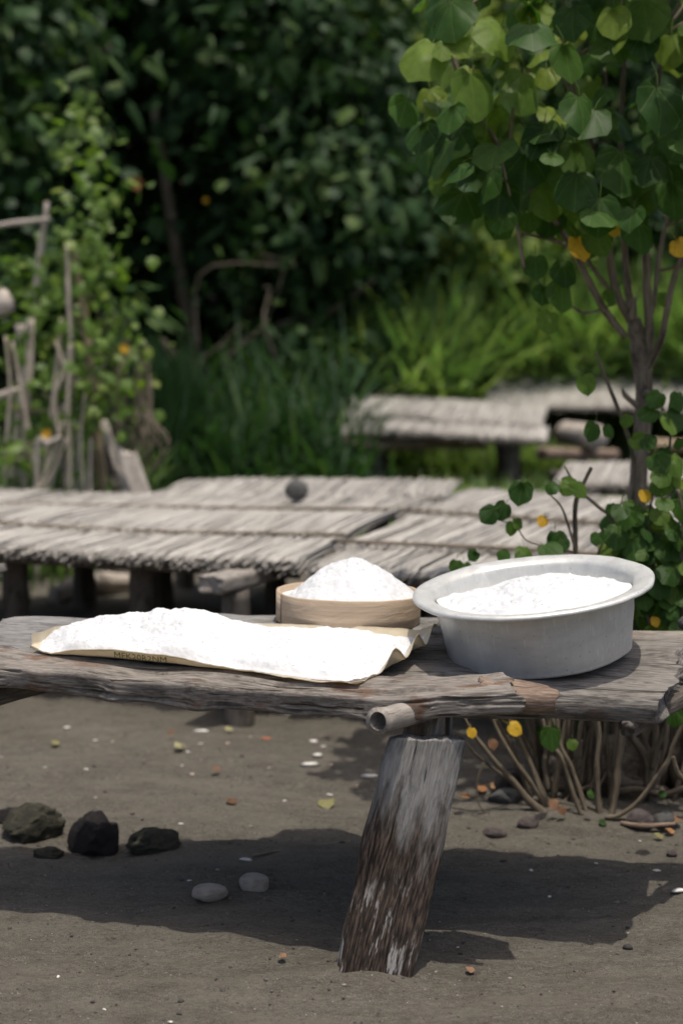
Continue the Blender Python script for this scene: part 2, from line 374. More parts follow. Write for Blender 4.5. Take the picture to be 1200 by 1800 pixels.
def m_alu():
    m, nt, b = nmat('worn_aluminium'); g = grainv(nt)
    n1 = noise(nt, scaled(nt, g, (10, 10, 10)), 1.0, 6, 0.65); n2 = noise(nt, scaled(nt, g, (40, 40, 8)), 1.0, 4, 0.6)
    c = mixc(nt, 0.4, ramp(nt, n1, [(0.3, (0.52, 0.52, 0.50)), (0.7, (0.66, 0.66, 0.64))]), ramp(nt, n2, [(0.35, (0.52, 0.52, 0.50)), (0.65, (0.66, 0.66, 0.64))]))
    sp = nd(nt, 'ShaderNodeTexVoronoi', {'Vector': g, 'Scale': 90.0}); pit = math_(nt, 'MULTIPLY', math_(nt, 'LESS_THAN', sp.outputs['Distance'], 0.16), math_(nt, 'GREATER_THAN', nd(nt, 'ShaderNodeSeparateColor', {0: sp.outputs['Color']}).outputs[0], 0.72))
    c = mixc(nt, math_(nt, 'MULTIPLY', pit, 0.55), c, (0.2, 0.19, 0.18))
    c = mixc(nt, ramp(nt, noise(nt, scaled(nt, g, (7, 7, 22), (2, 4, 1)), 1.0, 6, 0.7), [(0.5, 0.0), (0.72, 0.5)]), c, (0.42, 0.415, 0.39))
    c = mixc(nt, ramp(nt, noise(nt, scaled(nt, g, (160, 160, 14)), 1.0, 2, 0.5), [(0.62, 0.0), (0.70, 0.35)]), c, (0.80, 0.80, 0.78))
    n = bump(nt, n1, 0.25, 0.003)
    setp(nt, b, color=c, rough=ramp(nt, n2, [(0.3, 0.40), (0.7, 0.55)]), metal=0.35, normal=n); return m
M_alu = m_alu()
def m_tray():
    m, nt, b = nmat('split_bamboo'); g = grainv(nt)
    s = noise(nt, scaled(nt, g, (3, 150, 150)), 1.0, 4, 0.55); w = noise(nt, scaled(nt, g, (9, 30, 30)), 1.0, 4, 0.6, 1.5)
    c = mixc(nt, 0.45, ramp(nt, s, [(0.3, (0.43, 0.315, 0.215)), (0.7, (0.63, 0.50, 0.37))]), ramp(nt, w, [(0.3, (0.42, 0.31, 0.21)), (0.7, (0.62, 0.49, 0.36))]))
    n = bump(nt, s, 0.5, 0.001); n = bump(nt, w, 0.6, 0.003, n)
    setp(nt, b, color=c, rough=0.6, spec=0.3, normal=n); return m
M_tray = m_tray()
def m_thatch():
    m, nt, b = nmat('bleached_thatch'); t = tintv(nt); g = grainv(nt)
    c = ramp(nt, t, [(0.0, (0.20, 0.18, 0.157)), (0.4, (0.345, 0.322, 0.292)), (1.0, (0.50, 0.475, 0.44))])
    c = mixc(nt, 0.35, c, ramp(nt, noise(nt, scaled(nt, g, (3, 90, 90)), 1.0, 3), [(0.3, 0.25), (0.7, 0.75)]), 'OVERLAY')
    setp(nt, b, color=c, rough=0.9, spec=0.15); return m
M_thatch = m_thatch()
def m_leaf(name, dark, mid, light, use_tint, veins=False, trans=0.42, rough=0.5, spec=0.2):
    m, nt, b = nmat(name)
    f = tintv(nt) if use_tint else nd(nt, 'ShaderNodeObjectInfo').outputs['Random']
    c = ramp(nt, f, [(0.0, dark), (0.55, mid), (1.0, light)])
    g = grainv(nt); nrm = None
    if veins:
        s = nd(nt, 'ShaderNodeSeparateXYZ', {0: g}); a = math_(nt, 'ARCTAN2', s.outputs[0], s.outputs[1])
        d = math_(nt, 'PINGPONG', a, 0.30); rr = nd(nt, 'ShaderNodeVectorMath', {0: g}, operation='LENGTH').outputs['Value']
        dist = math_(nt, 'MULTIPLY', d, rr); v = ramp(nt, dist, [(0.002, 1.0), (0.016, 0.0)])
        c = mixc(nt, math_(nt, 'MULTIPLY', v, 0.42), c, (0.17, 0.23, 0.07)); 
        pu = math_(nt, 'ADD', math_(nt, 'MULTIPLY', ramp(nt, dist, [(0.0, 0.0), (0.09, 1.0)]), 1.0), math_(nt, 'MULTIPLY', noise(nt, scaled(nt, g, (14, 14, 14)), 1.0, 3), 0.5))
        nrm = bump(nt, pu, 0.22, 0.004)
        c = mixc(nt, 0.35, c, ramp(nt, noise(nt, scaled(nt, g, (5, 5, 5)), 1.0, 4), [(0.3, 0.25), (0.7, 0.75)]), 'OVERLAY')
    setp(nt, b, color=c, rough=rough, spec=spec)
    if nrm is not None: setp(nt, b, normal=nrm)
    tc = mixc(nt, 1.0, c, (1.6, 1.85, 0.75), 'MULTIPLY')
    tr = nd(nt, 'ShaderNodeBsdfTranslucent', {'Color': tc}); mx = nd(nt, 'ShaderNodeMixShader', {0: trans, 1: b.outputs[0], 2: tr.outputs[0]})
    nt.links.new(mx.outputs[0], nt.nodes['Material Output'].inputs[0]); return m
M_leaf = m_leaf('heart_leaf', (0.026, 0.066, 0.013), (0.046, 0.105, 0.018), (0.10, 0.165, 0.026), False, True)
M_leafs = m_leaf('heart_leaf_mass', (0.026, 0.066, 0.013), (0.046, 0.105, 0.018), (0.10, 0.165, 0.026), True, True)
M_bright = m_leaf('bright_leaf', (0.13, 0.20, 0.03), (0.17, 0.24, 0.035), (0.2, 0.26, 0.04), False, True)  # brighter yellow-green copy of heart_leaf, standing in for sunlit leaves
M_yellow = m_leaf('yellowed_leaf', (0.55, 0.30, 0.03), (0.60, 0.36, 0.03), (0.62, 0.40, 0.05), False, True, 0.35, 0.5)
M_fade = m_leaf('faded_leaf', (0.22, 0.2, 0.08), (0.27, 0.25, 0.11), (0.33, 0.3, 0.16), False, True, 0.2, 0.6, 0.3)
M_orange = m_leaf('orange_dry_leaf', (0.28, 0.12, 0.05), (0.33, 0.16, 0.07), (0.36, 0.2, 0.1), False, True, 0.15, 0.7, 0.2)
M_brownleaf = m_leaf('brown_dry_leaf', (0.13, 0.065, 0.04), (0.18, 0.09, 0.055), (0.25, 0.14, 0.09), False, True, 0.1, 0.8, 0.2)
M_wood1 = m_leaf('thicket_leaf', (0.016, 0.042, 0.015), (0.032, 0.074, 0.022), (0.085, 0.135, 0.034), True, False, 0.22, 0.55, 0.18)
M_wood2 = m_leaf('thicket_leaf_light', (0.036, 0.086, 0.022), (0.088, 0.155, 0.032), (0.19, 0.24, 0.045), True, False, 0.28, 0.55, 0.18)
M_vine = m_leaf('vine_leaf', (0.07, 0.13, 0.02), (0.12, 0.2, 0.032), (0.21, 0.26, 0.04), True, False, 0.35, 0.5, 0.35)
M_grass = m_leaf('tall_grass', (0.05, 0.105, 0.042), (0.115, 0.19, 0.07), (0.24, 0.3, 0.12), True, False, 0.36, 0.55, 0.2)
M_grass2 = m_leaf('dark_grass', (0.02, 0.05, 0.022), (0.042, 0.088, 0.034), (0.13, 0.18, 0.065), True, False, 0.28, 0.55, 0.2)  # darker green grass for the meadow and the sedge
def m_rock(name, a, bcol, c2, sc_=8.0):
    m, nt, b = nmat(name); g = grainv(nt)
    n1 = noise(nt, g, sc_ * 0.4, 6, 0.65); n2 = noise(nt, g, sc_ * 3, 5, 0.7)
    c = mixc(nt, ramp(nt, n1, [(0.45, 0.0), (0.62, 0.8)]), mixc(nt, n2, a, bcol), c2)
    n = bump(nt, n2, 0.9, 0.010); n = bump(nt, noise(nt, g, sc_ * 9, 3), 0.8, 0.004, n)
    setp(nt, b, color=c, rough=0.85, spec=0.25, normal=n); return m
M_lava = m_rock('dark_lava_stone', (0.022, 0.018, 0.018), (0.055, 0.046, 0.045), (0.035, 0.03, 0.03))
M_moss = m_rock('greenish_stone', (0.03, 0.03, 0.022), (0.085, 0.083, 0.06), (0.11, 0.1, 0.07))
M_pale = m_rock('pale_pebble', (0.46, 0.41, 0.36), (0.60, 0.55, 0.49), (0.36, 0.31, 0.27), 4)
M_grey_stone = m_rock('grey_stone', (0.12, 0.125, 0.12), (0.2, 0.2, 0.19), (0.15, 0.14, 0.13), 5)
M_mauve = m_rock('mauve_stone', (0.10, 0.075, 0.072), (0.17, 0.135, 0.13), (0.2, 0.18, 0.17), 5)
def m_plain(name, c, rough=0.6, spec=0.3):
    m, nt, b = nmat(name); g = grainv(nt); n1 = noise(nt, g, 30, 3)
    setp(nt, b, color=mixc(nt, n1, tuple(k * 0.75 for k in c), tuple(min(1, k * 1.2) for k in c)), rough=rough, spec=spec); return m
M_shell = m_plain('shell_white', (0.66, 0.63, 0.58), 0.4)
M_shellp = m_plain('shell_pink', (0.55, 0.40, 0.33), 0.5)
M_brick = m_plain('terracotta_bit', (0.42, 0.13, 0.07), 0.8)
M_ink = m_plain('green_print', (0.16, 0.17, 0.045), 0.7)
M_flower = m_plain('yellow_petal', (0.75, 0.42, 0.03), 0.5)
M_gravel = None
def m_gravel():
    m, nt, b = nmat('mixed_gravel'); t = tintv(nt)
    setp(nt, b, color=ramp(nt, t, [(0.0, (0.03, 0.027, 0.025)), (0.45, (0.085, 0.075, 0.068)), (0.72, (0.16, 0.145, 0.13)), (0.86, (0.34, 0.3, 0.26)), (1.0, (0.6, 0.57, 0.53))]), rough=0.8); return m
M_gravel = m_gravel()

# ------------------------------------------------------------------ ground
def axis(segs):
    out = []
    for a, b, s in segs: out += list(np.arange(a, b, s))
    return np.array(out + [segs[-1][1]])
gx = axis([(-90, -12, 6), (-12, -3, 0.5), (-3, -1.15, 0.06), (-1.15, 1.15, 0.0125), (1.15, 3, 0.06), (3, 12, 0.5), (12, 90, 6)])
gy = axis([(-30, 0, 3), (0, 2.3, 0.15), (2.3, 4.4, 0.0125), (4.4, 6, 0.03), (6, 14, 0.15), (14, 40, 0.8), (40, 120, 8)])
Xg, Yg = np.meshgrid(gx, gy, indexing='ij'); Zg = gz(Xg, Yg)
near = np.exp(-((Xg) / 3.5) ** 4) * sstep(-1, 1.5, Yg) * (1 - sstep(7, 12, Yg))
rip = fbm(np.stack([Xg * 3.2, Yg * 9.5, 0 * Xg], -1), 4) * 0.015 + fbm(np.stack([Xg * 14, Yg * 26, 0 * Xg + 4], -1), 3) * 0.0045 + fbm(np.stack([Xg * 38, Yg * 50, 0 * Xg + 8], -1), 2) * 0.0022
Zg = Zg + rip * near
iz = {}
def sand_z(x, y):
    i = int(np.clip(np.searchsorted(gx, x), 1, len(gx) - 1)); j = int(np.clip(np.searchsorted(gy, y), 1, len(gy) - 1))
    return float(max(Zg[i - 1, j - 1], Zg[i, j], Zg[i - 1, j], Zg[i, j - 1]) * 0.5 + 0.125 * (Zg[i - 1, j - 1] + Zg[i, j] + Zg[i - 1, j] + Zg[i, j - 1]))
nx, ny = Xg.shape
gf = ring_faces(nx, ny, closed=False)[:, ::-1]
tag(build('ground', Geo().add(np.stack([Xg, Yg, Zg], -1).reshape(-1, 3), [gf]), M_sand, base=(0, 0, 0)), kind='structure')

# ------------------------------------------------------------------ near table
table = empty('plank_table', (0.05, 3.4, 0), 'weathered driftwood plank table carrying the heaps of white salt', 'table')
# left slab, rounded left end
TU = (0, -0.09, 1)
wl = lambda t: 0.80 + 0.20 * min(1, (t / 0.10) ** 0.5) if t < 0.10 else 1.0
build('plank', slab(Geo(), (-0.875, 3.455, 0.606), (0.10, 3.33, 0.596), 0.33, 0.045, 0.014, 110, 130, up=(0, -0.14, 1), wf=wl, crack=0.003, rough=0.004, jag=(0.01, 0.02), seed=1.7, cf=60), M_slate, table)['label'] = 'broad smooth grey plank with a rounded end'
# right slab, thick, rolled front edge, oblique torn end
build('plank', slab(Geo(), (-0.02, 3.345, 0.572), (0.775, 3.225, 0.570), 0.44, 0.075, 0.034, 130, 170, up=TU, crack=0.007, rough=0.007, jag=(0.02, 0.018), skew=(0.0, 0.055), seed=4.2, cf=48, twist=0.06), M_grey, table)['label'] = 'thick split grey plank with a torn end'
# front driftwood rail
fb = lambda t: (0.012 * math.sin(t * 6), -0.022 * math.sin(math.pi * t) + 0.012 * max(0, t - 0.8) * 5)
build('plank', slab(Geo(), (-0.90, 3.275, 0.598), (0.365, 2.975, 0.592), 0.135, 0.056, 0.011, 150, 150, up=TU, bend=fb, crack=0.009, rough=0.008, jag=(0.02, 0.018), skew=(0, -0.02), seed=7.7, cf=60, hf=lambda t: 1.05 - 0.25 * max(0, t - 0.6) + 0.06 * math.sin(31 * t), wf=lambda t: 1 + 0.07 * math.sin(17 * t + 1) + 0.05 * math.sin(41 * t) + 0.03 * math.sin(83 * t)), M_front, table)['label'] = 'long driftwood plank along the front edge'
build('plank', slab(Geo(), (0.305, 3.01, 0.592), (0.455, 2.985, 0.588), 0.10, 0.062, 0.026, 50, 90, crack=0.007, rough=0.009, jag=(0.02, 0.018), skew=(0, -0.02), seed=17.7, cf=60, wf=lambda t: 1.05 - 0.3 * t, hf=lambda t: 1.05 - 0.35 * t), M_brown, table)['label'] = 'broken reddish brown end of the front plank'
# back planks
build('plank', slab(Geo(), (-0.45, 3.62, 0.620), (0.32, 3.56, 0.620), 0.17, 0.04, 0.012, 90, 80, crack=0.005, rough=0.006, seed=9.1, jag=(0.03, 0.02), cf=55), M_slate, table)
build('plank', slab(Geo(), (0.58, 3.50, 0.606), (1.05, 3.44, 0.608), 0.14, 0.035, 0.012, 90, 80, crack=0.004, rough=0.004, seed=12.4, cf=55), M_front, table)['label'] = 'pale plank along the back edge'
# cross members below
def pipe(geo, A, B, ro, ri, depth=0.25, seg=28, n=30, bumpy=0.05):
    tube(geo, [A, B], [ro, ro * 0.98, ro], n, seg, bumpy, cap=False, freq=10, knots=0.17)
    A = np.asarray(A, float); B = np.asarray(B, float); D = norm(B - A)
    k = geo.n; C = A + D * depth
    tube(geo, [A, C], [ri, ri * 0.9], 6, seg, bumpy, cap=False)
    j = np.arange(seg); j2 = (j + 1) % seg
    tot = n * seg
    geo.f.append(np.stack([k - tot + j, k + j, k + j2, k - tot + j2], -1))            # rim at A
    m = geo.n; geo.add([C, B], [np.zeros((0, 3), int)]); 
    geo.f.append(np.stack([np.full(seg, m), k + 5 * seg + j, k + 5 * seg + j2], -1))
    geo.f.append(np.stack([np.full(seg, m + 1), k - seg + j, k - seg + j2], -1)); return geo
pA = W(664, 1268, 2.86); pB = np.array([0.46, 3.50, 0.500])
build('cross_beam', pipe(Geo(), pA, pB, 0.027, 0.020, 0.045), M_pole, table)['label'] = 'grey bamboo pole with a hollow open end'
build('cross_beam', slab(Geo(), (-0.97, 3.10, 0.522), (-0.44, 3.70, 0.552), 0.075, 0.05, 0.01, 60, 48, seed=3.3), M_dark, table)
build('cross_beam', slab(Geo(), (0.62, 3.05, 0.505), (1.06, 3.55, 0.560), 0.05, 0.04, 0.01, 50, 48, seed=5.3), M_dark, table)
# the leaning front leg, a thick old board driven into the sand
lt = W(752, 1296, 2.965); lb = W(652, 1735, 2.90); lb = lb + (lb - lt) * 0.16
build('leg', slab(Geo(), lb, lt, 0.158, 0.062, 0.010, 130, 120, up=(0.12, -1, 0.10), crack=0.0045, rough=0.004, jag=(0.02, 0.006), skew=(0, -0.016), seed=0.0, cf=85, wf=lambda t: 1.0 + 0.05 * math.sin(3 * t) + 0.015 * math.sin(23 * t)), M_leg, table)['label'] = 'wide leaning board leg, grey above and dark brown below'
build('leg', slab(Geo(), (-1.02, 3.20, -0.15), (-1.0, 3.28, 0.51), 0.12, 0.06, 0.012, 50, 48, up=(0, -1, 0), seed=6.0), M_leg, table)
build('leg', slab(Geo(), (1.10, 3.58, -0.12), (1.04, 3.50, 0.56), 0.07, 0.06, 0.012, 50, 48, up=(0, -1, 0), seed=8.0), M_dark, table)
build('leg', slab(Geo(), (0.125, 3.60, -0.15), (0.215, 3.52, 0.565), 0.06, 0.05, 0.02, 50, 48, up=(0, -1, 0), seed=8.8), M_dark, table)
build('wedge', slab(Geo(), W(760, 1312, 3.02), W(775, 1246, 3.02), 0.032, 0.03, 0.004, 24, 32, up=(0.2, -1, 0), seed=2.0, wf=lambda t: 1.2 - 0.7 * t), M_pole, table)
build('wedge', slab(Geo(), W(788, 1312, 3.03), W(790, 1246, 3.03), 0.012, 0.03, 0.004, 24, 32, up=(0.3, -1, 0), seed=2.5), M_slate, table)

# ------------------------------------------------------------------ sack paper and salt
TZ = 0.606
def tz0(y): return 0.600 + 0.108 * (y - 3.08)
def table_top(x, y):                                         # the plank tops under the sheet
    return 0.612 + 0.0 * x
# sheet outline, front edge and back edge in plan, by length fraction
fu = np.array([0.0, 0.06, 0.18, 0.35, 0.55, 0.75, 0.92, 1.0])
fx = np.array([-0.735, -0.68, -0.56, -0.42, -0.25, -0.08, 0.005, 0.035])
fy = np.array([3.30, 3.268, 3.235, 3.195, 3.14, 3.075, 3.045, 3.04])
bx = np.array([-0.735, -0.70, -0.60, -0.45, -0.25, -0.02, 0.15, 0.235])
by_ = np.array([3.32, 3.40, 3.45, 3.46, 3.44, 3.41, 3.39, 3.36])
lip = np.array([0.006, 0.006, 0.030, 0.030, 0.014, 0.010, 0.014, 0.010])
NU, NV = 150, 70
us = np.linspace(0, 1, NU); vvv = np.linspace(0, 1, NV)
FX, FY, BX, BY, LP = (np.interp(us, fu, a) for a in (fx, fy, bx, by_, lip))
Uq, Vq = np.meshgrid(us, vvv, indexing='ij')
def sheet(u, v):
    FXu, FYu, BXu, BYu, LPu = (np.interp(u, fu, a) for a in (fx, fy, bx, by_, lip))
    x = FXu + (BXu - FXu) * v; y = FYu + (BYu - FYu) * v
    # right side bulges out towards the basin
    x = x + 0.02 * np.sin(v * math.pi) * (u ** 6)
    # front curl: the first few cm stand up as a lip, leaning out a little
    c = np.clip(1 - v / 0.10, 0, 1)
    z = tz0(y) + LPu * c ** 1.3
    y = y + (0.0 - 0.012 * c) * (LPu / 0.03)
    # left tip and right side curl
    z = z + 0.008 * np.clip(1 - u / 0.05, 0, 1) ** 2 + (0.038 + 0.018 * np.sin(v * 23)) * np.clip((u - 0.955) / 0.045, 0, 1) ** 1.2 * np.clip(v * 4, 0.25, 1)
    z = z + 0.026 * np.clip((v - 0.93) / 0.07, 0, 1)
    z = z + (0.0035 * fbm(np.stack([x * 16, y * 16, 0 * x], -1), 3) + 0.002 * np.abs(fbm(np.stack([x * 45, y * 45, 0 * x + 3], -1), 2))) * (0.3 + 0.9 * np.clip((u - 0.9) * 10, 0, 1) + 0.5 * c)
    return np.stack([x, y, z], -1)
V1 = sheet(Uq, Vq)
und = V1 - np.array([0, 0, 0.0016])
g = Geo(); top = ring_faces(NU, NV, closed=False)[:, ::-1]
g.add(np.vstack([V1.reshape(-1, 3), und.reshape(-1, 3)]), [top, (top + NU * NV)[:, ::-1]])
idx = np.arange(NU * NV).reshape(NU, NV); edge = np.concatenate([idx[:, 0], idx[-1, 1:], idx[::-1, -1][1:], idx[0, ::-1][1:]])
g.f.append(np.stack([edge[:-1], edge[1:], edge[1:] + NU * NV, edge[:-1] + NU * NV], -1))
paper = tag(build('paper_sheet', g, M_paper, base=(-0.25, 3.3, TZ)), 'opened cream paper sack sheet with curled edges under the spread salt', 'paper sheet')
# printed code on the outside of the front curl
fc = bpy.data.curves.new('print', 'FONT'); fc.body = 'MFK20R2NM'; fc.size = 1.0; fc.resolution_u = 2
fo = bpy.data.objects.new('print', fc); col.objects.link(fo)
bpy.context.view_layer.update()
tm = fo.to_mesh(); tv = np.array([v.co[:] for v in tm.vertices]); tf = [list(p.vertices) for p in tm.polygons]; fo.to_mesh_clear()
bpy.data.objects.remove(fo)
tv = tv - tv.min(0); tv = tv / tv.max(0).clip(1e-6)
pu = 0.225 + 0.15 * tv[:, 0]; pv = 0.012 + 0.062 * (1 - tv[:, 1])       # low v = top of the lip, so flip
S0 = sheet(pu, pv); S0 = S0 + np.array([0, -0.0012, -0.0022])
g = Geo(); g.v.append(S0); g.g.append(S0); g.t.append(np.full(len(S0), 0.5)); g.n = len(S0)
for f in tf: g.f.append(np.array([f]))
build('printed_code', g, M_ink, paper, smooth=False)
# the salt on it
NU2, NV2 = 300, 150
us2 = np.linspace(0.025, 0.985, NU2); vs2 = np.linspace(0.0, 1.0, NV2)
Ua, Va = np.meshgrid(us2, vs2, indexing='ij')
Vb = 0.075 + Va * 0.875
Bs = sheet(Ua, Vb)
edge_d = np.minimum.reduce([Va / 0.10, (1 - Va) / 0.16, (Ua - 0.025) / 0.05, (0.985 - Ua) / 0.05])
e = np.clip(edge_d, 0, 1); e = np.sin(e * math.pi / 2)
ridge = np.interp(Ua, [0, 0.06, 0.13, 0.2, 0.3, 0.42, 0.5, 0.62, 0.75, 0.9, 1.0], [0.008, 0.016, 0.044, 0.054, 0.060, 0.078, 0.054, 0.038, 0.036, 0.028, 0.016])
prof = np.interp(Va, [0, 0.1, 0.35, 0.62, 0.8, 1.0], [0.25, 0.42, 0.62, 1.0, 0.95, 0.5])
lump = 0.007 * fbm(np.stack([Bs[..., 0] * 8, Bs[..., 1] * 9, 0 * Ua + 2], -1), 2) + 0.007 * fbm(np.stack([Bs[..., 0] * 16, Bs[..., 1] * 16, 0 * Ua + 7], -1), 3) + 0.0032 * fbm(np.stack([Bs[..., 0] * 60, Bs[..., 1] * 60, 0 * Ua], -1), 3) + 0.0010 * vn(np.stack([Bs[..., 0] * 210, Bs[..., 1] * 210, 0 * Ua], -1))
h = ridge * prof * e + lump * np.clip(e * 1.3, 0.25, 1)
SZ = np.maximum(Bs[..., 2] + 0.001, tz0(Bs[..., 1]) + 0.004 + h)
SZ = np.where(e < 0.02, Bs[..., 2] + 0.0005, SZ)
jit = 0.0006 * np.stack([vn(Bs * 300), vn(Bs * 300 + 9)], -1)
g = Geo(); sv = np.stack([Bs[..., 0] + jit[..., 0], Bs[..., 1] + jit[..., 1], SZ], -1)
g.add(sv.reshape(-1, 3), [ring_faces(NU2, NV2, closed=False)[:, ::-1]])
def crystals(g, surf, n, lo=0.0008, hi=0.0017):
    """coarse salt grains lying on the heap, part of the same heap"""
    P = surf.reshape(-1, 3); k = rng.integers(0, len(P), n); v, f = ICO[1]
    s = rng.uniform(lo, hi, n)[:, None, None]
    V = P[k][:, None] + (v[None] * (1 + 0.5 * rng.uniform(-1, 1, (n, len(v), 1)))) * s * np.array([1, 1, 0.8])
    F = f[None] + (np.arange(n) * len(v))[:, None, None]
    g.add(V.reshape(-1, 3), [F.reshape(-1, 3)])
crystals(g, sv[4:-4, 8:-8], 1200)
tag(build('salt_heap', g, M_salt, base=(-0.25, 3.3, TZ)), 'long spread heap of white salt on the paper sheet', 'salt')

# ------------------------------------------------------------------ bamboo ring tray with mound
tc = np.array([0.018, 3.585, 0.641]); TR = 0.184; TH = 0.076
tray = empty('bamboo_tray', tc, 'round pale bamboo hoop tray holding a peaked salt mound', 'tray')
MT = Matrix.Translation(Vector(tc)) @ Matrix.Rotation(R(-1.6), 4, 'X') @ Matrix.Rotation(R(1.2), 4, 'Y')
g = Geo()
seg = 140; th = np.linspace(0, 2 * math.pi, seg, endpoint=False)
pr = [(TR - 0.005, 0.004), (TR - 0.005, TH - 0.002), (TR - 0.004, TH), (TR - 0.001, TH), (TR, TH - 0.002), (TR, 0.055), (TR, 0.025), (TR, 0.002), (TR - 0.002, 0.0), (TR - 0.005, 0.002)]
vv = []
for r_, z_ in pr:
    zz = z_ + 0.0012 * np.sin(3 * th) * (z_ > 0.05) + 0.0008 * vn(np.stack([np.cos(th) * 9, np.sin(th) * 9, th * 0], -1)); rr = r_ + 0.0012 * vn(np.stack([np.cos(th) * 4, np.sin(th) * 4, th * 0 + z_ * 30], -1))
    vv.append(np.stack([rr * np.cos(th), rr * np.sin(th), zz], -1))
vv = np.array(vv); Mn = np.array(MT)
gr = np.stack([np.repeat((th * TR)[None], len(pr), 0), vv[..., 2], 0.3 * np.hypot(vv[..., 0], vv[..., 1])], -1)
f = ring_faces(len(pr), seg); f = np.vstack([f, np.stack([(len(pr) - 1) * seg + np.arange(seg), (len(pr) - 1) * seg + (np.arange(seg) + 1) % seg, (np.arange(seg) + 1) % seg, np.arange(seg)], -1)])
g.add(vv.reshape(-1, 3) @ Mn[:3, :3].T + Mn[:3, 3], [f[:, ::-1]], gr.reshape(-1, 3))
build('hoop', g, M_tray, tray)
g = Geo(); ph = np.linspace(2.75, 3.35, 24) * -1                   # overlapped outer strip
rows = []
for z_, r_ in ((0.001, TR), (0.001, TR + 0.0018), (TH + 0.001, TR + 0.0018), (TH + 0.001, TR)):
    rows.append(np.stack([r_ * np.cos(ph), r_ * np.sin(ph), 0 * ph + z_], -1))
rows = np.array(rows); grr = np.stack([np.repeat((ph * TR)[None], 4, 0), rows[..., 2], 0 * rows[..., 2]], -1)
g.add(rows.reshape(-1, 3) @ Mn[:3, :3].T + Mn[:3, 3], [ring_faces(4, 24, closed=False)], grr.reshape(-1, 3))
build('overlap_strip', g, M_tray, tray)
g = Geo(); lathe(g, [(0.0001, 0.010), (TR - 0.006, 0.010), (TR - 0.006, 0.006), (0.0001, 0.006)], MT, 48)
build('woven_base', g, M_tray, tray)
def mound(R_, zfun, M, n=90, seg=200, lump=1.0, seed=0.0):
    rr = np.linspace(0.002, R_, n); th = np.linspace(0, 2 * math.pi, seg, endpoint=False)
    Rr, Th = np.meshgrid(rr, th, indexing='ij'); x, y = Rr * np.cos(Th), Rr * np.sin(Th); z = zfun(x, y, Rr / R_)
    q = np.stack([x, y, 0 * x + seed], -1)
    z = z + lump * (0.005 * fbm(q * 22, 3) + 0.0024 * fbm(q * 75, 3) + 0.0009 * vn(q * 230)) * np.clip((1 - Rr / R_) * 8, 0.15, 1)
    Mn = np.array(M); v = np.stack([x, y, z], -1) @ Mn[:3, :3].T + Mn[:3, 3]
    g = Geo(); g.add(v.reshape(-1, 3), [ring_faces(n, seg)])
    g.add([v[0].mean(0)], [np.zeros((0, 3), int)]); k = n * seg; j = np.arange(seg); g.f.append(np.stack([np.full(seg, k), (j + 1) % seg, j][::-1], -1))
    return g, v
def tz(x, y, q):
    d = np.hypot(x - 0.012, y) / (TR - 0.02)
    return TH - 0.010 + 0.098 * np.clip(1 - d ** 1.35, -0.06, 1) * 1.0
g, v = mound(TR - 0.0062, tz, MT, seed=3.0); crystals(g, v[:-6], 500)
tag(build('salt_mound', g, M_salt, base=tc + np.array([0, 0, 0.02])), 'peaked mound of white salt in the bamboo hoop tray', 'salt')

# ------------------------------------------------------------------ aluminium basin with salt
MB = Matrix.Translation((0.472, 3.335, 0.612)) @ Matrix.Rotation(R(-6.8), 4, Vector((0.1, 1, 0))) @ Matrix.Rotation(R(4.6), 4, 'X')
prof = [(0.0005, 0.000), (0.17, 0.000), (0.205, 0.001), (0.214, 0.003), (0.2175, 0.008), (0.217, 0.011), (0.2185, 0.015), (0.223, 0.05), (0.228, 0.09), (0.233, 0.125), (0.2365, 0.150), (0.242, 0.158), (0.256, 0.162), (0.270, 0.165), (0.277, 0.166), (0.281, 0.164), (0.2825, 0.160), (0.2845, 0.161), (0.2845, 0.166), (0.281, 0.170), (0.274, 0.171), (0.256, 0.168), (0.241, 0.164), (0.234, 0.156), (0.2315, 0.13), (0.222, 0.05), (0.215, 0.012), (0.205, 0.006), (0.0005, 0.005)]
g = Geo(); lathe(g, prof, MB, 120, dent=0.0035, seed=2.2)
basin = tag(build('basin', g, M_alu, base=MB.translation), 'dented round aluminium basin filled with white salt on the table', 'basin')
def bz_(x, y, q): return 0.166 + 0.008 * np.sin(x * 17 + 1) + 0.010 * np.exp(-((x - 0.05) / 0.14) ** 2 - ((y + 0.02) / 0.12) ** 2) - 0.012 * q ** 4 - 0.040 * y / 0.226 * (y > 0) - 0.02 * x
g, v = mound(0.230, bz_, MB, seed=8.0, lump=1.3); crystals(g, v[:-6], 500)
tag(build('salt_fill', g, M_salt, base=MB.translation + Vector((0, 0, 0.02))), 'uneven white salt filling the aluminium basin', 'salt')

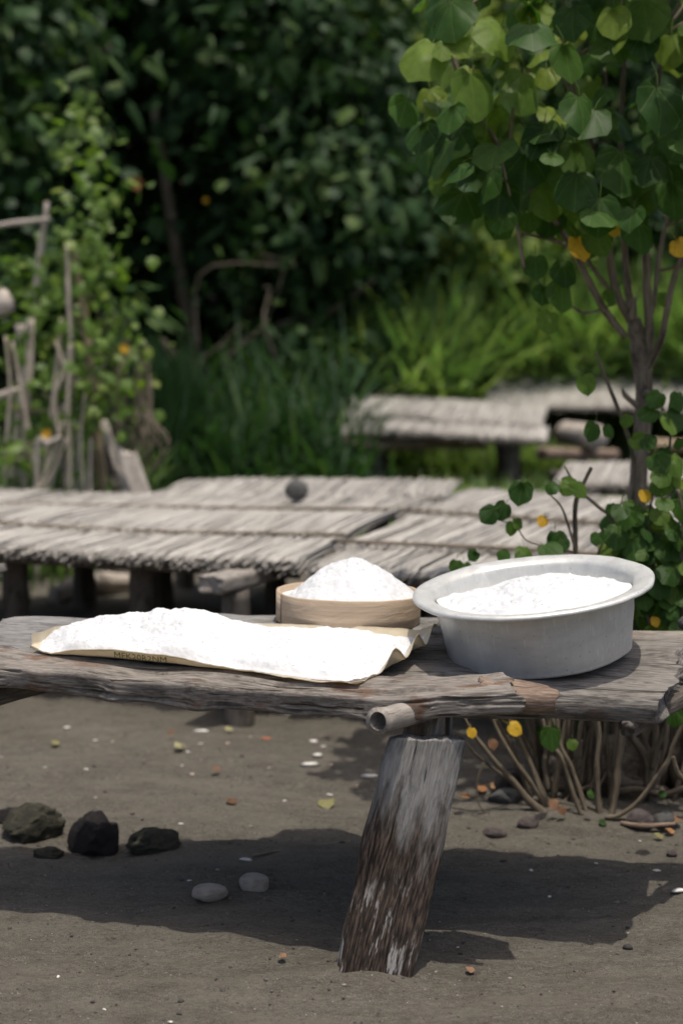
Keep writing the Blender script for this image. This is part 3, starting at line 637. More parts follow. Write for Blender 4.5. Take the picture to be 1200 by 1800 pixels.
# ------------------------------------------------------------------ thatched drying racks
def thatch(geo, O, a, b, la, lb, zf, layers=4, pitch=0.0085, over=0.03, rag=0.012, wid=0.0062, skew=0.0, lift=0.008, droop=0.03):
    a = np.asarray(a, float); b = np.asarray(b, float); O = np.asarray(O, float)
    for L in range(layers):
        n = int(la / pitch); s0 = np.linspace(0, la, n) + rng.uniform(-pitch, pitch, n)
        low = (layers - 1 - L)
        ns = 6
        t = np.linspace(0, 1, ns)[None]
        st = -over * rng.uniform(0.6, 1.2, n)[:, None] + rng.uniform(-rag, rag, n)[:, None] - 0.0 * low
        en = lb + rng.uniform(-rag, rag, n)[:, None]
        B = st + (en - st) * t
        sk = skew + rng.normal(0, 0.018, n)[:, None]
        A = s0[:, None] + sk * B
        z = -low * lift + rng.uniform(-0.003, 0.003, n)[:, None] + 0.006 * fbm(np.stack([A * 3, B * 4, 0 * A + L], -1), 2) - droop * np.clip(-B / over, 0, 1.5) ** 2 * 0.5 + rng.normal(0, 0.004, n)[:, None] * np.abs(t - 0.5) * 2
        xy = O[None, None, :2] + A[..., None] * a[None, None, :2] + B[..., None] * b[None, None, :2]
        zz = zf(xy[..., 0], xy[..., 1]) + z
        C = np.concatenate([xy, zz[..., None]], -1)                 # n, ns, 3
        w = (wid * rng.uniform(0.6, 1.35, n))[:, None, None]
        a3 = np.array([a[0], a[1], 0.0])
        taper = np.array([0.45, 1, 1, 1, 1, 0.6])[None, :, None]
        V = np.stack([C - a3 * w * taper, C + np.array([0, 0, 1.0]) * w * 0.6, C + a3 * w * taper, C - np.array([0, 0, 1.0]) * w * 0.5], 2)   # n,ns,4,3
        base = ring_faces(ns, 4)
        F = base[None] + (np.arange(n) * ns * 4)[:, None, None]
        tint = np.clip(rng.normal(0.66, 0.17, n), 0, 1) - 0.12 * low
        gr = np.stack([np.repeat(B[..., None], 4, 2), np.repeat(A[..., None], 4, 2), 0 * V[..., 2]], -1)
        geo.add(V.reshape(-1, 3), [F.reshape(-1, 4)], gr.reshape(-1, 3), np.repeat(tint, ns * 4))
    return geo
def rack(label, O, ang, la, rows, zf, posts, rods=(), skew=0.0, base=None, thick=4, post_r=0.055, group='thatched drying racks'):
    """O right/left front corner in plan, ang its heading; rows = [(b0, b1, lift)]"""
    a = np.array([math.cos(ang), math.sin(ang)]); b = np.array([-math.sin(ang), math.cos(ang)]); O = np.asarray(O, float)
    cen = O + a * la / 2 + b * rows[-1][1] / 2
    r = empty('drying_rack', (cen[0], cen[1], float(gz(cen[0], cen[1]))), label, 'drying rack', group)
    for b0, b1, lf in rows:
        g = Geo(); thatch(g, O + b * b0, a, b, la, b1 - b0, lambda x, y: zf(x, y) + lf, layers=thick, skew=skew)
        build('thatch', g, M_thatch, r, kind='stuff')
    for bb in rods:
        p0 = O + b * bb - a * 0.03; p1 = O + b * bb + a * (la + 0.03)
        pts = [np.array([*(p0 + (p1 - p0) * t), 0]) for t in (0, 0.33, 0.66, 1)]
        for p in pts: p[2] = float(zf(p[0], p[1])) + 0.016 + 0.006 * math.sin(p[0] * 9)
        build('bamboo_rod', tube(Geo(), pts, [0.008, 0.010, 0.008], 24, 7, 0.08), M_bark, r)
    # frame rails under the thatch
    deep = rows[-1][1]
    for bb in (0.10, deep - 0.10):
        p0 = O + b * bb + a * 0.03; p1 = O + b * bb + a * (la - 0.03)
        P = [np.array([*p, float(zf(*p)) - 0.060]) for p in (p0, (p0 + p1) / 2, p1)]
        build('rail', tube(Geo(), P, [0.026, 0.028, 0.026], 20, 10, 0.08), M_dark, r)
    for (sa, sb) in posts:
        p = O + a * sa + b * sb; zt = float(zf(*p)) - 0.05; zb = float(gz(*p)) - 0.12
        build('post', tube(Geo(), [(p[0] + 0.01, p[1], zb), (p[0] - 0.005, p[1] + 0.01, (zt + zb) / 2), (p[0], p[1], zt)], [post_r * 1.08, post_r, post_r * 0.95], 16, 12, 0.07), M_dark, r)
    return r
ang = -math.atan(0.27)
def flat(z, kx=0.0, ky=0.0, wob=0.012): return lambda x, y: z + kx * x + ky * y + wob * np.sin(np.asarray(x) * 2.3 + np.asarray(y) * 1.1)
a1 = np.array([math.cos(ang), math.sin(ang)]); b1 = np.array([-math.sin(ang), math.cos(ang)])
O1 = np.array([-0.15, 5.02]) - a1 * 2.5
rack('long low thatched rack behind the spread salt heap', O1, ang, 2.5, [(0.0, 0.56, 0.0), (0.50, 1.78, 0.012)], flat(0.585), [(0.95, 0.22), (1.22, 0.30), (1.78, 0.28), (0.9, 1.6), (1.9, 1.6), (0.1, 0.3), (0.1, 1.6), (2.4, 1.6)], (0.52, 1.25), skew=0.04)
O2 = np.array([-0.12, 4.97])
rack('wide low thatched rack behind the basin and the bush', O2, ang, 2.2, [(0.0, 0.46, -0.012), (0.42, 1.40, 0.0), (1.36, 2.75, 0.012)], flat(0.582, -0.03, 0.0), [(0.45, 0.2), (1.2, 0.2), (1.9, 0.2), (0.1, 2.5), (1.1, 2.5), (2.1, 2.5)], (0.43, 1.38), skew=0.10)
O3 = np.array([-0.98, 6.80])
rack('narrow thatched rack in the middle, behind the long low rack', O3, -0.03, 1.46, [(0.0, 0.95, 0.0)], flat(0.600, 0.01, 0.0), [(0.1, 0.1), (1.3, 0.1), (0.1, 0.85), (1.3, 0.85)], (), skew=0.12)
O6 = np.array([1.15, 7.72])
rack('thatched rack partly hidden behind the young tree trunk', O6, -0.10, 2.0, [(0.0, 1.05, 0.0)], flat(0.52, 0.0, 0.01), [(0.15, 0.15), (1.8, 0.15), (0.15, 0.9), (1.8, 0.9)], (), skew=0.15)
zt4 = lambda x, y: 0.705 + 0.115 * (np.asarray(y) - 10.5) - 0.02 * (np.asarray(x) - 0.6) + 0.012 * np.sin(np.asarray(x) * 3)
O4 = W(566, 752, 10.5)[:2]
rack('raised thatched rack standing in front of the tall grass', O4, -0.06, 1.64, [(0.0, 0.50, -0.015), (0.44, 1.45, 0.01)], zt4, [(0.40, 0.15), (1.42, 0.15), (0.4, 1.3), (1.4, 1.3)], (), skew=0.12, thick=4)
zt5 = lambda x, y: 0.84 + 0.17 * (np.asarray(y) - 12.3) - 0.03 * (np.asarray(x) - 1.2) + 0.012 * np.sin(np.asarray(x) * 3)
O5 = W(850, 716, 12.3)[:2]
rack('farthest thatched rack behind the young tree', O5, -0.06, 2.4, [(0.0, 1.3, 0.0)], zt5, [(0.3, 0.2), (2.2, 0.2), (0.3, 1.15), (2.2, 1.15)], (), skew=0.14)
O0 = np.array([-2.80, 4.62])
rack('straw tips of a thatch rack at the picture edge', O0, 0.0, 1.32, [(0.0, 0.5, 0.0)], flat(0.535), [(0.2, 0.15), (1.1, 0.3)], (), skew=0.5, thick=5)
# log poles and a cut log between the far racks
def hollow(name, A, B, r_, label, cat, mat): return tag(build(name, pipe(Geo(), A, B, r_, r_ * 0.7, 0.15), mat), label, cat)
def posts_under(root_name): pass

# beam stub on its post in front of the low racks
st = empty('beam_support', (*G(418, 1268)[:2], 0), 'short squared beam end on a post between the two low racks', 'support')
sp = G(418, 1268)
build('post', tube(Geo(), [(sp[0] + 0.01, sp[1], -0.12), (sp[0], sp[1] + 0.01, 0.25), (sp[0] - 0.005, sp[1], 0.475)], [0.055, 0.05, 0.05], 16, 14, 0.06), M_dark, st)
build('beam', slab(Geo(), (sp[0] - 0.08, sp[1] - 0.10, 0.512), (sp[0] + 0.26, sp[1] + 0.55, 0.500), 0.11, 0.06, 0.015, 40, 48, seed=21), M_pole, st)

# ------------------------------------------------------------------ leaves
def heart(nr=16, fold=0.10, droop=0.25, wave=0.03, seed=0.0, petiole=0.55):
    psi = np.linspace(-math.pi, math.pi, nr, endpoint=False) + math.pi / nr * 0
    a = np.abs(psi)
    r = 0.5 + 0.075 * np.exp(-(psi / 0.22) ** 2) - 0.12 * np.exp(-((math.pi - a) / 0.20) ** 2) + 0.035 * np.exp(-((math.pi - a - 0.55) / 0.35) ** 2)
    r = r * (1 + 0.03 * np.sin(psi * 5 + seed) + 0.02 * np.sin(psi * 9 + seed * 2))
    rim = np.stack([np.sin(psi) * r, 0.40 + np.cos(psi) * r], -1)
    hub = np.array([0.0, 0.02])
    P = np.vstack([hub, hub + (rim - hub) * 0.55, rim])
    x, y = P[:, 0], P[:, 1]
    z = -fold * (1.7 * x * x + 0.25 * np.abs(x)) * (1 + 0.4 * math.sin(seed)) - droop * np.clip(y, 0, 2) ** 2 * 0.6 + wave * np.sin(x * 8 + seed) * np.sin(y * 7 + seed * 1.7) + 0.05 * np.hypot(x, y - 0.4) * np.sin(4 * np.arctan2(x, y - 0.4) + seed)
    V = np.stack([x, y, z], -1); f = []
    j = np.arange(nr); j2 = (j + 1) % nr
    t1 = np.stack([0 * j, 1 + j2, 1 + j], -1); q1 = np.stack([1 + j, 1 + j2, 1 + nr + j2, 1 + nr + j], -1)
    g = Geo(); g.add(V, [t1, q1], np.stack([x, y, 0 * x], -1))
    if petiole:
        s = 0.014; pts = np.array([[0, 0.02, 0], [0, -0.2, 0.02], [0, -petiole, -0.10]])
        pv = np.concatenate([pts + np.array([s, 0, 0]), pts + np.array([-s, 0, 0]), pts + np.array([0, 0, -s])])
        idx3 = np.array([[0, 3, 4, 1], [1, 4, 5, 2], [3, 6, 7, 4], [4, 7, 8, 5], [6, 0, 1, 7], [7, 1, 2, 8]])
        g.add(pv, [idx3], np.tile([[0.0, 0.03, 0]], (9, 1)))
    return g
HEARTS = [heart(16, f_, d_, w_, s_) for f_, d_, w_, s_ in ((0.08, 0.12, 0.035, 0.3), (0.2, 0.15, 0.04, 1.9), (0.05, 0.28, 0.045, 3.1), (-0.15, 0.12, 0.045, 4.4), (0.5, 0.22, 0.04, 5.0), (0.14, -0.1, 0.05, 2.4))]
def leaf_meshes(mat, nm='leaf'):
    out = []
    for h_ in HEARTS:
        me = geo_mesh(nm, h_); me.materials.append(mat); out.append(me)
    return out
LF = leaf_meshes(M_fade)
LM, LY, LB, LO, LBR = leaf_meshes(M_leaf), leaf_meshes(M_bright), leaf_meshes(M_yellow), leaf_meshes(M_orange), leaf_meshes(M_brownleaf)
def leafM(p, nrm, tip, size):
    n = norm(nrm); t = np.asarray(tip, float); t = norm(t - n * (t @ n)); x = np.cross(t, n)
    M = Matrix(((x[0], t[0], n[0], p[0]), (x[1], t[1], n[1], p[1]), (x[2], t[2], n[2], p[2]), (0, 0, 0, 1)))
    return M @ Matrix.Diagonal((size, size, size, 1))
def leafmass(geo, P, N, T, S, tint, base):
    """many leaves in one mesh"""
    bv = np.concatenate(base.v); N = norm(N); T = norm(T - N * np.sum(T * N, -1, keepdims=True)); X = np.cross(T, N)
    n = len(P); S = np.asarray(S)[:, None, None]
    V = P[:, None] + S * (bv[None, :, :1] * X[:, None] + bv[None, :, 1:2] * T[:, None] + bv[None, :, 2:] * N[:, None])
    fs = []
    for f in base.f: fs.append((f[None] + (np.arange(n) * len(bv))[:, None, None]).reshape(-1, f.shape[1]))
    geo.add(V.reshape(-1, 3), fs, np.tile(np.concatenate(base.g), (n, 1)), np.repeat(tint, len(bv))); return geo
def small_leaf(fold=0.25, long=1.0):
    v = np.array([[0, 0, 0], [-0.42, 0.18, -fold * 0.4], [-0.36, 0.6, -fold * 0.45], [0, 1.0 * long, -0.16], [0.36, 0.6, -fold * 0.45], [0.42, 0.18, -fold * 0.4], [0, 0.5, 0]])
    return Geo().add(v, [np.array([[0, 6, 1], [1, 6, 2], [2, 6, 3], [3, 6, 4], [4, 6, 5], [5, 6, 0]])])
SL = small_leaf()
SLONG = Geo().add(np.concatenate(SL.v) * np.array([0.5, 1.5, 1.0]), SL.f)

# ------------------------------------------------------------------ young tree at the right
ty = 4.5
tb = np.array([0.98, 4.42, float(gz(0.98, 4.42))])
tree = empty('young_tree', tb, 'young broad-leaved tree with heart-shaped leaves behind the basin', 'tree')
def WP(lst, y0, y1): return [W(px, py, y0 + (y1 - y0) * k / max(1, len(lst) - 1)) for k, (px, py) in enumerate(lst)]
trunk_path = [(tb[0] + 0.05, tb[1] + 0.05, tb[2] - 0.1), W(1140, 1200, 4.45)] + WP([(1120, 1000), (1118, 880), (1126, 780), (1132, 690), (1124, 620), (1112, 560)], 4.45, 4.5)
build('trunk', tube(Geo(), trunk_path, [0.080, 0.055, 0.036, 0.030, 0.026, 0.026, 0.030, 0.022], 70, 18, 0.16, freq=20), M_bark, tree)
limbs = [
    ([(1098, 592), (1062, 545), (1032, 490), (1008, 440), (965, 375), (900, 290), (850, 215), (800, 120), (780, 40)], 4.48, 4.15, [0.016, 0.013, 0.011, 0.007]),
    ([(1108, 565), (1085, 520), (1072, 460), (1066, 390), (1050, 290), (1010, 170), (985, 60)], 4.5, 4.35, [0.018, 0.015, 0.011, 0.007]),
    ([(1112, 570), (1102, 500), (1097, 440), (1094, 360), (1090, 240), (1096, 120), (1110, -30)], 4.52, 4.6, [0.018, 0.014, 0.011, 0.007]),
    ([(1134, 660), (1140, 590), (1136, 500), (1134, 420), (1130, 330), (1150, 200), (1165, 60)], 4.5, 4.4, [0.022, 0.018, 0.013, 0.008]),
    ([(1130, 660), (1160, 600), (1172, 540), (1186, 480), (1215, 410), (1260, 300), (1300, 150)], 4.48, 4.2, [0.016, 0.013, 0.010, 0.006]),
    ([(1142, 560), (1152, 500), (1160, 440), (1180, 340), (1200, 220)], 4.55, 4.8, [0.012, 0.010, 0.006]),
    ([(1078, 520), (1040, 470), (1015, 440), (960, 420), (915, 410)], 4.5, 4.3, [0.009, 0.008, 0.005]),
    ([(1076, 535), (1030, 550), (990, 530), (950, 500), (920, 470)], 4.46, 4.2, [0.006, 0.005, 0.003]),
    ([(1132, 690), (1150, 700), (1165, 720)], 4.45, 4.4, [0.016, 0.010, 0.006]),
    ([(1118, 712), (1098, 695), (1092, 682)], 4.45, 4.38, [0.014, 0.010, 0.004]),
    ([(1110, 560), (1112, 540), (1116, 520)], 4.47, 4.45, [0.02, 0.016, 0.004]),
]
limb_pts = []
for pts, y0, y1, rad in limbs:
    P = WP(pts, y0, y1); build('branch', tube(Geo(), P, [q * 0.74 for q in rad], 30, 8, 0.12, freq=25), M_bark, tree)
    limb_pts.append(spline(P, 40)[8:])
limb_pts = np.concatenate(limb_pts)
def proj(p):
    d = np.array([0, CP, -SP]); u = np.array([0, SP, CP]); q = np.asarray(p) - np.array([0, 0, CAM_Z]); w = q @ d
    return 600 + 2500 * q[..., 0] / w, 900 - 2500 * (q @ u) / w
# hand-set prominent leaves: px, py (of the stalk end), depth, size m, tilt of tip in the picture (deg from straight down, + = to the right), lean back 0..1, kind
lead = [(826, 130, 4.02, 0.155, 8, .25, 'g'), (920, 128, 4.1, 0.15, -5, .3, 'g'), (1018, 168, 4.0, 0.135, 5, .3, 'g'), (1155, 150, 3.98, 0.165, 0, .2, 'g'), (990, 78, 4.05, 0.13, 12, .2, 'g'), (930, 40, 4.0, 0.15, 0, .8, 'g'),
        (790, 0, 4.05, 0.15, 5, .3, 'g'), (760, 75, 4.05, 0.15, -35, .35, 'y'), (880, 45, 4.1, 0.15, -25, .5, 'y'), (1078, 14, 4.05, 0.105, 0, .1, 'y'), (1125, 60, 4.1, 0.10, 10, .3, 'g'), (1075, 70, 4.2, 0.12, -20, .5, 'g'),
        (782, 75, 4.02, 0.07, -10, .2, 'y'), (800, 72, 4.02, 0.075, 35, .3, 'y'), (1005, 12, 4.2, 0.13, 0, .3, 'g'), (715, 175, 4.1, 0.11, -20, .4, 'g'), (755, 155, 4.15, 0.10, 10, .2, 'y'), (960, 225, 4.1, 0.12, -30, .3, 'g'),
        (925, 262, 4.15, 0.15, -5, .15, 'g'), (1090, 265, 4.1, 0.165, -4, .12, 'g'), (1010, 250, 4.1, 0.13, 3, .2, 'g'), (800, 215, 4.2, 0.14, -15, .3, 'g'), (1030, 330, 4.12, 0.15, 0, .1, 'g'), (960, 335, 4.15, 0.11, 0, .1, 'g'),
        (880, 320, 4.15, 0.14, -8, .15, 'g'), (885, 375, 4.18, 0.105, -25, .2, 'g'), (930, 372, 4.2, 0.075, 0, .1, 'g'), (940, 450, 4.2, 0.08, 0, .1, 'g'), (990, 460, 4.2, 0.09, 5, .2, 'g'), (985, 495, 4.2, 0.105, 5, .2, 'g'),
        (955, 503, 4.2, 0.07, -10, .2, 'g'), (968, 548, 4.18, 0.08, -15, .2, 'g'), (1130, 305, 4.2, 0.14, 8, .2, 'g'), (1180, 320, 4.15, 0.14, 0, .2, 'g'), (1120, 385, 4.15, 0.13, -4, .2, 'g'), (1045, 400, 4.15, 0.11, 8, .2, 'g'),
        (1012, 418, 4.12, 0.085, 20, .35, 'b'), (1078, 395, 4.3, 0.045, 0, .2, 'b'), (1188, 422, 4.1, 0.07, 25, .3, 'b'), (1072, 510, 4.4, 0.06, 0, .3, 'g'), (1165, 515, 4.5, 0.06, 10, .2, 'g'), (745, 215, 4.2, 0.12, -10, .4, 'g'), (780, 300, 4.25, 0.09, -25, .2, 'g'), (830, 255, 4.2, 0.13, 10, .2, 'g'),
        (1160, 230, 4.3, .12, 0, .3, 'g'), (860, 190, 4.3, .13, 0, .3, 'g'), (1130, 0, 4.1, .15, 5, .3, 'g'), (1180, 60, 4.2, .12, 0, .3, 'y')]
n_leaf = 0
for px, py, y, s, tilt, lean, k in lead:
    s = s * 0.93; p = W(px, py, y); a = R(tilt); t = np.array([math.sin(a), -0.25 - 0.5 * lean, -math.cos(a)])
    nrm = np.array([0.55 * math.sin(px * 1.7 + py), -1 + 0.5 * lean, 0.25 + 0.75 * lean]); me = {'g': LM, 'y': LY, 'b': LB}[k][int(px * 7 + py) % 6 if k != 'b' else (int(px) % 2)]
    inst('leaf', me, leafM(p, nrm, t, s), tree); n_leaf += 1
cand = []
while len(cand) < 620:
    x = rng.uniform(0.22, 2.1); y = rng.uniform(3.92, 4.62); z = rng.uniform(1.55, 3.15)
    px, py = proj((x, y, z))
    low = np.interp(px, [690, 720, 790, 860, 900, 1000, 1060, 1500], [120, 270, 330, 380, 400, 420, 400, 400])
    top = np.interp(x, [0.2, 0.6, 1.2, 2.1], [2.40, 2.75, 3.05, 3.1])
    left = np.interp(py, [-400, 0, 250, 420], [745, 725, 720, 860]) + rng.uniform(-10, 60)
    if py > low + rng.uniform(-40, 5) or z > top or px < left: continue
    if y < 4.12 and rng.random() < 0.5: continue
    cand.append((x, y, z, px, py))
cand = np.array(cand); inside = (cand[:, 3] < 1230) & (cand[:, 4] > -60)
order = np.argsort(~inside * 100 + cand[:, 1])
C_ax = np.array([1.1, 4.6])
rest = []
for r_, k in enumerate(order):
    x, y, z, px, py = cand[k]; out = norm(np.array([x - C_ax[0], (y - C_ax[1]) - 0.35, 0.0]) + rng.normal(0, 0.55, 3) * [1, 1, 0])
    lean = rng.uniform(0.05, 0.75); nrm = out * (1 - lean * 0.6) + np.array([0, 0, 0.25 + 0.8 * lean]); t = out * 0.5 + np.array([rng.normal(0, 0.25), 0, -1]); s = rng.uniform(0.06, 0.145)
    if n_leaf < 300:
        me = (LY if ((z > 2.2 and rng.random() < 0.16) or (x < 0.62 and z > 2.0 and rng.random() < 0.3)) else LM)[rng.integers(0, 6)]  # more bright leaves high and left, sunlight put into the leaf colour
        inst('leaf', me, leafM((x, y, z), nrm, t, s), tree); n_leaf += 1
    else: rest.append((x, y, z, *nrm, *t, s))
rest = np.array(rest)
build('foliage', leafmass(Geo(), rest[:, :3], rest[:, 3:6], rest[:, 6:9], rest[:, 9], rng.uniform(0, 1, len(rest)), HEARTS[0]), M_leafs, tree, kind='stuff')
for k in rng.choice(len(cand), 46, replace=False):
    e_ = cand[k, :3]; d = np.linalg.norm(limb_pts - e_ + np.array([0, 0, 0.25]), axis=1); s_ = limb_pts[np.argmin(d)]
    mid = (s_ + e_) / 2 + rng.normal(0, 0.03, 3) + np.array([0, 0, -0.02])
    build('twig', tube(Geo(), [s_, mid, e_], [0.006, 0.0045, 0.003], 10, 6, 0.1), M_bark, tree)

# ------------------------------------------------------------------ coppiced bush at its foot
bb = np.array([0.70, 4.02, float(gz(0.70, 4.02))])
bush = empty('coppiced_bush', bb, 'many-stemmed leafy bush sprouting from the sand behind the table', 'bush')
stems = [
    ([(968, 1440), (930, 1408), (900, 1372), (856, 1322), (815, 1262), (800, 1200)], 3.92, 3.95, [.016, .013, .009, .006, .004]),
    ([(975, 1438), (935, 1380), (897, 1325), (868, 1270), (850, 1200)], 3.95, 4.0, [.010, .008, .006, .005]),
    ([(960, 1436), (948, 1390), (925, 1330), (900, 1285), (880, 1230)], 3.97, 4.05, [.009, .008, .006, .005]),
    ([(1022, 1436), (1003, 1385), (985, 1330), (962, 1300), (945, 1230)], 3.9, 3.95, [.009, .008, .007, .006]),
    ([(1030, 1430), (1018, 1390), (1002, 1345), (985, 1310), (975, 1240)], 3.93, 4.0, [.009, .008, .007, .006]),
    ([(1055, 1442), (1050, 1400), (1048, 1340), (1052, 1285), (1040, 1220)], 3.92, 3.95, [.012, .010, .008, .007]),
    ([(1072, 1440), (1080, 1400), (1086, 1340), (1094, 1280), (1096, 1220)], 3.92, 3.96, [.011, .012, .012, .010]),
    ([(1070, 1440), (1074, 1390), (1080, 1330), (1086, 1250), (1080, 1180)], 3.97, 4.0, [.009, .009, .010, .009]),
    ([(1062, 1438), (1090, 1432), (1125, 1405), (1150, 1370), (1172, 1340), (1182, 1310), (1200, 1270), (1215, 1220)], 3.88, 3.86, [.008, .008, .008, .008, .006]),
    ([(1138, 1400), (1136, 1335), (1110, 1295), (1092, 1260), (1085, 1200)], 4.02, 4.0, [.016, .015, .013, .012]),
    ([(1142, 1340), (1128, 1290), (1110, 1255), (1105, 1200)], 4.04, 4.05, [.012, .011, .010]),
    ([(1145, 1352), (1160, 1300), (1175, 1262), (1190, 1200)], 4.0, 3.95, [.010, .010, .009]),
    ([(965, 1390), (958, 1340), (965, 1290), (955, 1230)], 4.05, 4.1, [.012, .011, .010]),
    ([(1020, 1380), (1030, 1320), (1040, 1270), (1045, 1210)], 4.05, 4.1, [.012, .011, .010]),
    ([(1000, 1400), (995, 1330), (1000, 1270), (1000, 1200)], 4.1, 4.15, [.011, .010, .010]),
    ([(1078, 1392), (1120, 1388), (1165, 1396), (1215, 1380)], 4.02, 3.95, [.012, .013, .012, .010]),
    ([(905, 1378), (868, 1352), (835, 1325), (815, 1300)], 3.98, 3.9, [.006, .005, .003]),
    ([(850, 1340), (838, 1375), (842, 1415), (860, 1430)], 3.92, 3.88, [.004, .003, .002]),
    ([(1180, 1330), (1190, 1360), (1215, 1378)], 3.9, 3.9, [.009, .010, .010]),
    ([(985, 1420), (1005, 1395), (1060, 1370), (1078, 1350)], 4.0, 4.05, [.007, .006, .005]),
    # upper shoots seen over the basin
    ([(1035, 1120), (1014, 1010), (1010, 930), (1012, 880), (1030, 840), (1038, 822)], 4.1, 4.05, [.010, .010, .009, .008, .007, .006]),
    ([(1090, 1050), (1080, 925), (1050, 890), (1015, 860), (992, 820)], 4.1, 4.0, [.008, .008, .006, .005, .003]),
    ([(1020, 1000), (1000, 930), (985, 890), (958, 862)], 4.05, 4.0, [.005, .005, .004, .002]),
    ([(1008, 970), (960, 960), (925, 950), (905, 925), (870, 912), (855, 905)], 4.05, 3.98, [.003, .003, .002, .0018]),
    ([(1036, 1010), (1060, 950), (1085, 900), (1098, 860)], 4.0, 3.95, [.004, .0035, .003, .002]),
    ([(1130, 1120), (1125, 1000), (1112, 900), (1116, 840), (1110, 790), (1090, 730), (1066, 670), (1046, 618)], 4.2, 4.15, [.010, .009, .008, .008, .007, .003]),
    ([(1160, 1100), (1165, 1000), (1160, 900), (1175, 800), (1180, 700)], 4.1, 4.05, [.007, .006, .005, .004]),
    ([(1185, 1110), (1170, 1010), (1140, 930), (1150, 850)], 4.0, 4.0, [.008, .007, .005, .004]),
    ([(1110, 1110), (1105, 1020), (1095, 960), (1060, 930)], 4.02, 4.0, [.008, .006, .004]),
    ([(1210, 1130), (1195, 1030), (1200, 930), (1190, 860)], 3.95, 3.95, [.010, .008, .006]),
    ([(1150, 1120), (1135, 1060), (1150, 1000), (1130, 960)], 3.98, 3.98, [.009, .007, .005]),
]
bush_pts = []
for pts, y0, y1, rad in stems:
    P = WP(pts, y0, y1)
    build('stem', tube(Geo(), P, [q * 0.85 for q in rad], 26, 8, 0.16, freq=30), M_twig, bush); bush_pts.append(spline(P, 30))
bush_up = np.concatenate(bush_pts[20:])
for k in range(70):                                          # more stems deeper in the clump
    x0 = rng.uniform(0.56, 1.12); y0 = rng.uniform(3.98, 4.35); lx = (x0 - 0.8) * 0.5 + rng.normal(0.0, 0.12)
    P = [(x0, y0, 0.0), (x0 + lx * 0.4 + rng.normal(0, 0.02), y0 + rng.normal(0, 0.03), 0.22), (x0 + lx * 0.8, y0 + rng.normal(0, 0.03), 0.40), (x0 + lx, y0, rng.uniform(0.46, 0.56) if x0 + lx < 1.0 else rng.uniform(0.55, 0.85))]
    build('stem', tube(Geo(), P, [rng.uniform(.005, .012), .006, .0035], 14, 7, 0.14), M_twig, bush)
nU = 900; up_ = np.stack([rng.uniform(0.62, 1.35, nU), rng.uniform(4.22, 4.55, nU), rng.uniform(0.03, 0.62, nU)], -1)
build('undergrowth', leafmass(Geo(), up_, rng.normal(0, 0.6, (nU, 3)) + [0, -0.6, 0.5], rng.normal(0, 0.6, (nU, 3)) + [0, -0.2, -0.6], rng.uniform(0.04, 0.085, nU), rng.uniform(0, 1, nU), SL), M_leafs, bush, kind='stuff')
# old stool of the bush
rock_g = Geo(); v, f = ICO[4]; d = 1 + 0.35 * fbm(v * 2.2 + 5, 4)
rock_g.add(v * d[:, None] * np.array([0.17, 0.10, 0.11]) + np.array([0.80, 4.14, 0.05]), [f], v * 0.2); build('root_stool', rock_g, M_bark, bush)
rock_g = Geo(); d = 1 + 0.3 * fbm(v * 2.0 + 15, 4)
rock_g.add(v * d[:, None] * np.array([0.13, 0.10, 0.26]) + np.array([1.03, 4.30, 0.22]), [f], v * 0.2); build('root_stool', rock_g, M_bark, bush)
bl = [(918, 848, 4.0, .085, -12, .1), (870, 895, 3.98, .07, -50, .1), (888, 885, 3.98, .07, -45, .1), (905, 912, 4.0, .045, 20, .3), (900, 918, 3.99, .05, -10, .1), (965, 850, 4.0, .05, 30, .5), (985, 848, 4.0, .07, 60, .2), (1012, 850, 4.0, .06, 30, .2), (975, 935, 3.98, .075, 5, .1), (988, 945, 3.97, .06, -15, .2), (955, 958, 3.95, .085, 40, .9), (920, 962, 3.96, .07, -5, .5),
      (838, 970, 3.98, .045, -50, .2), (880, 968, 3.98, .05, 30, .2), (802, 985, 3.97, .05, -10, .1), (815, 990, 3.97, .05, 10, .4), (885, 985, 4.0, .045, 40, .5), (1085, 925, 3.95, .09, -10, .35), (1110, 945, 3.94, .09, 10, .3), (1075, 985, 4.0, .06, 10, .3), (1125, 960, 3.97, .08, 30, .5), (1150, 895, 3.96, .07, 35, .3), (1195, 880, 3.95, .075, 0, .2), (1180, 800, 3.98, .085, 20, .3), (1145, 800, 3.98, .08, 40, .3), (1165, 825, 3.96, .075, -20, .3), (1155, 1012, 3.9, .085, 5, .25),
      (1190, 935, 3.95, .07, 0, .3), (1130, 1045, 3.92, .06, 10, .4), (1180, 1065, 3.9, .06, 10, .4), (1060, 1015, 3.95, .06, 0, .3), (1180, 1030, 3.92, .07, -15, .3), (1125, 1005, 3.95, .06, 20, .2), (1100, 880, 4.0, .04, 20, .5), (1045, 745, 4.1, .07, -25, .1), (1065, 748, 4.15, .05, 30, .3), (1110, 768, 4.08, .07, 55, .4), (1150, 718, 4.08, .075, -60, .5), (1160, 690, 4.08, .07, -40, .3), (1025, 660, 4.12, .075, 15, .1), (1105, 730, 4.15, .05, -30, .2), (1190, 690, 4.05, .07, 5, .2), (1130, 770, 4.05, .06, 45, .4),
      (968, 1278, 3.86, .085, 0, .05), (1183, 1244, 3.84, .07, 5, .1), (1030, 1248, 3.9, .035, 0, .2), (1005, 1300, 3.92, .04, 0, .5), (1035, 1390, 3.86, .03, 30, .6), (1160, 1390, 3.88, .03, 20, .5), (1055, 1440, 3.86, .03, 30, .9)]
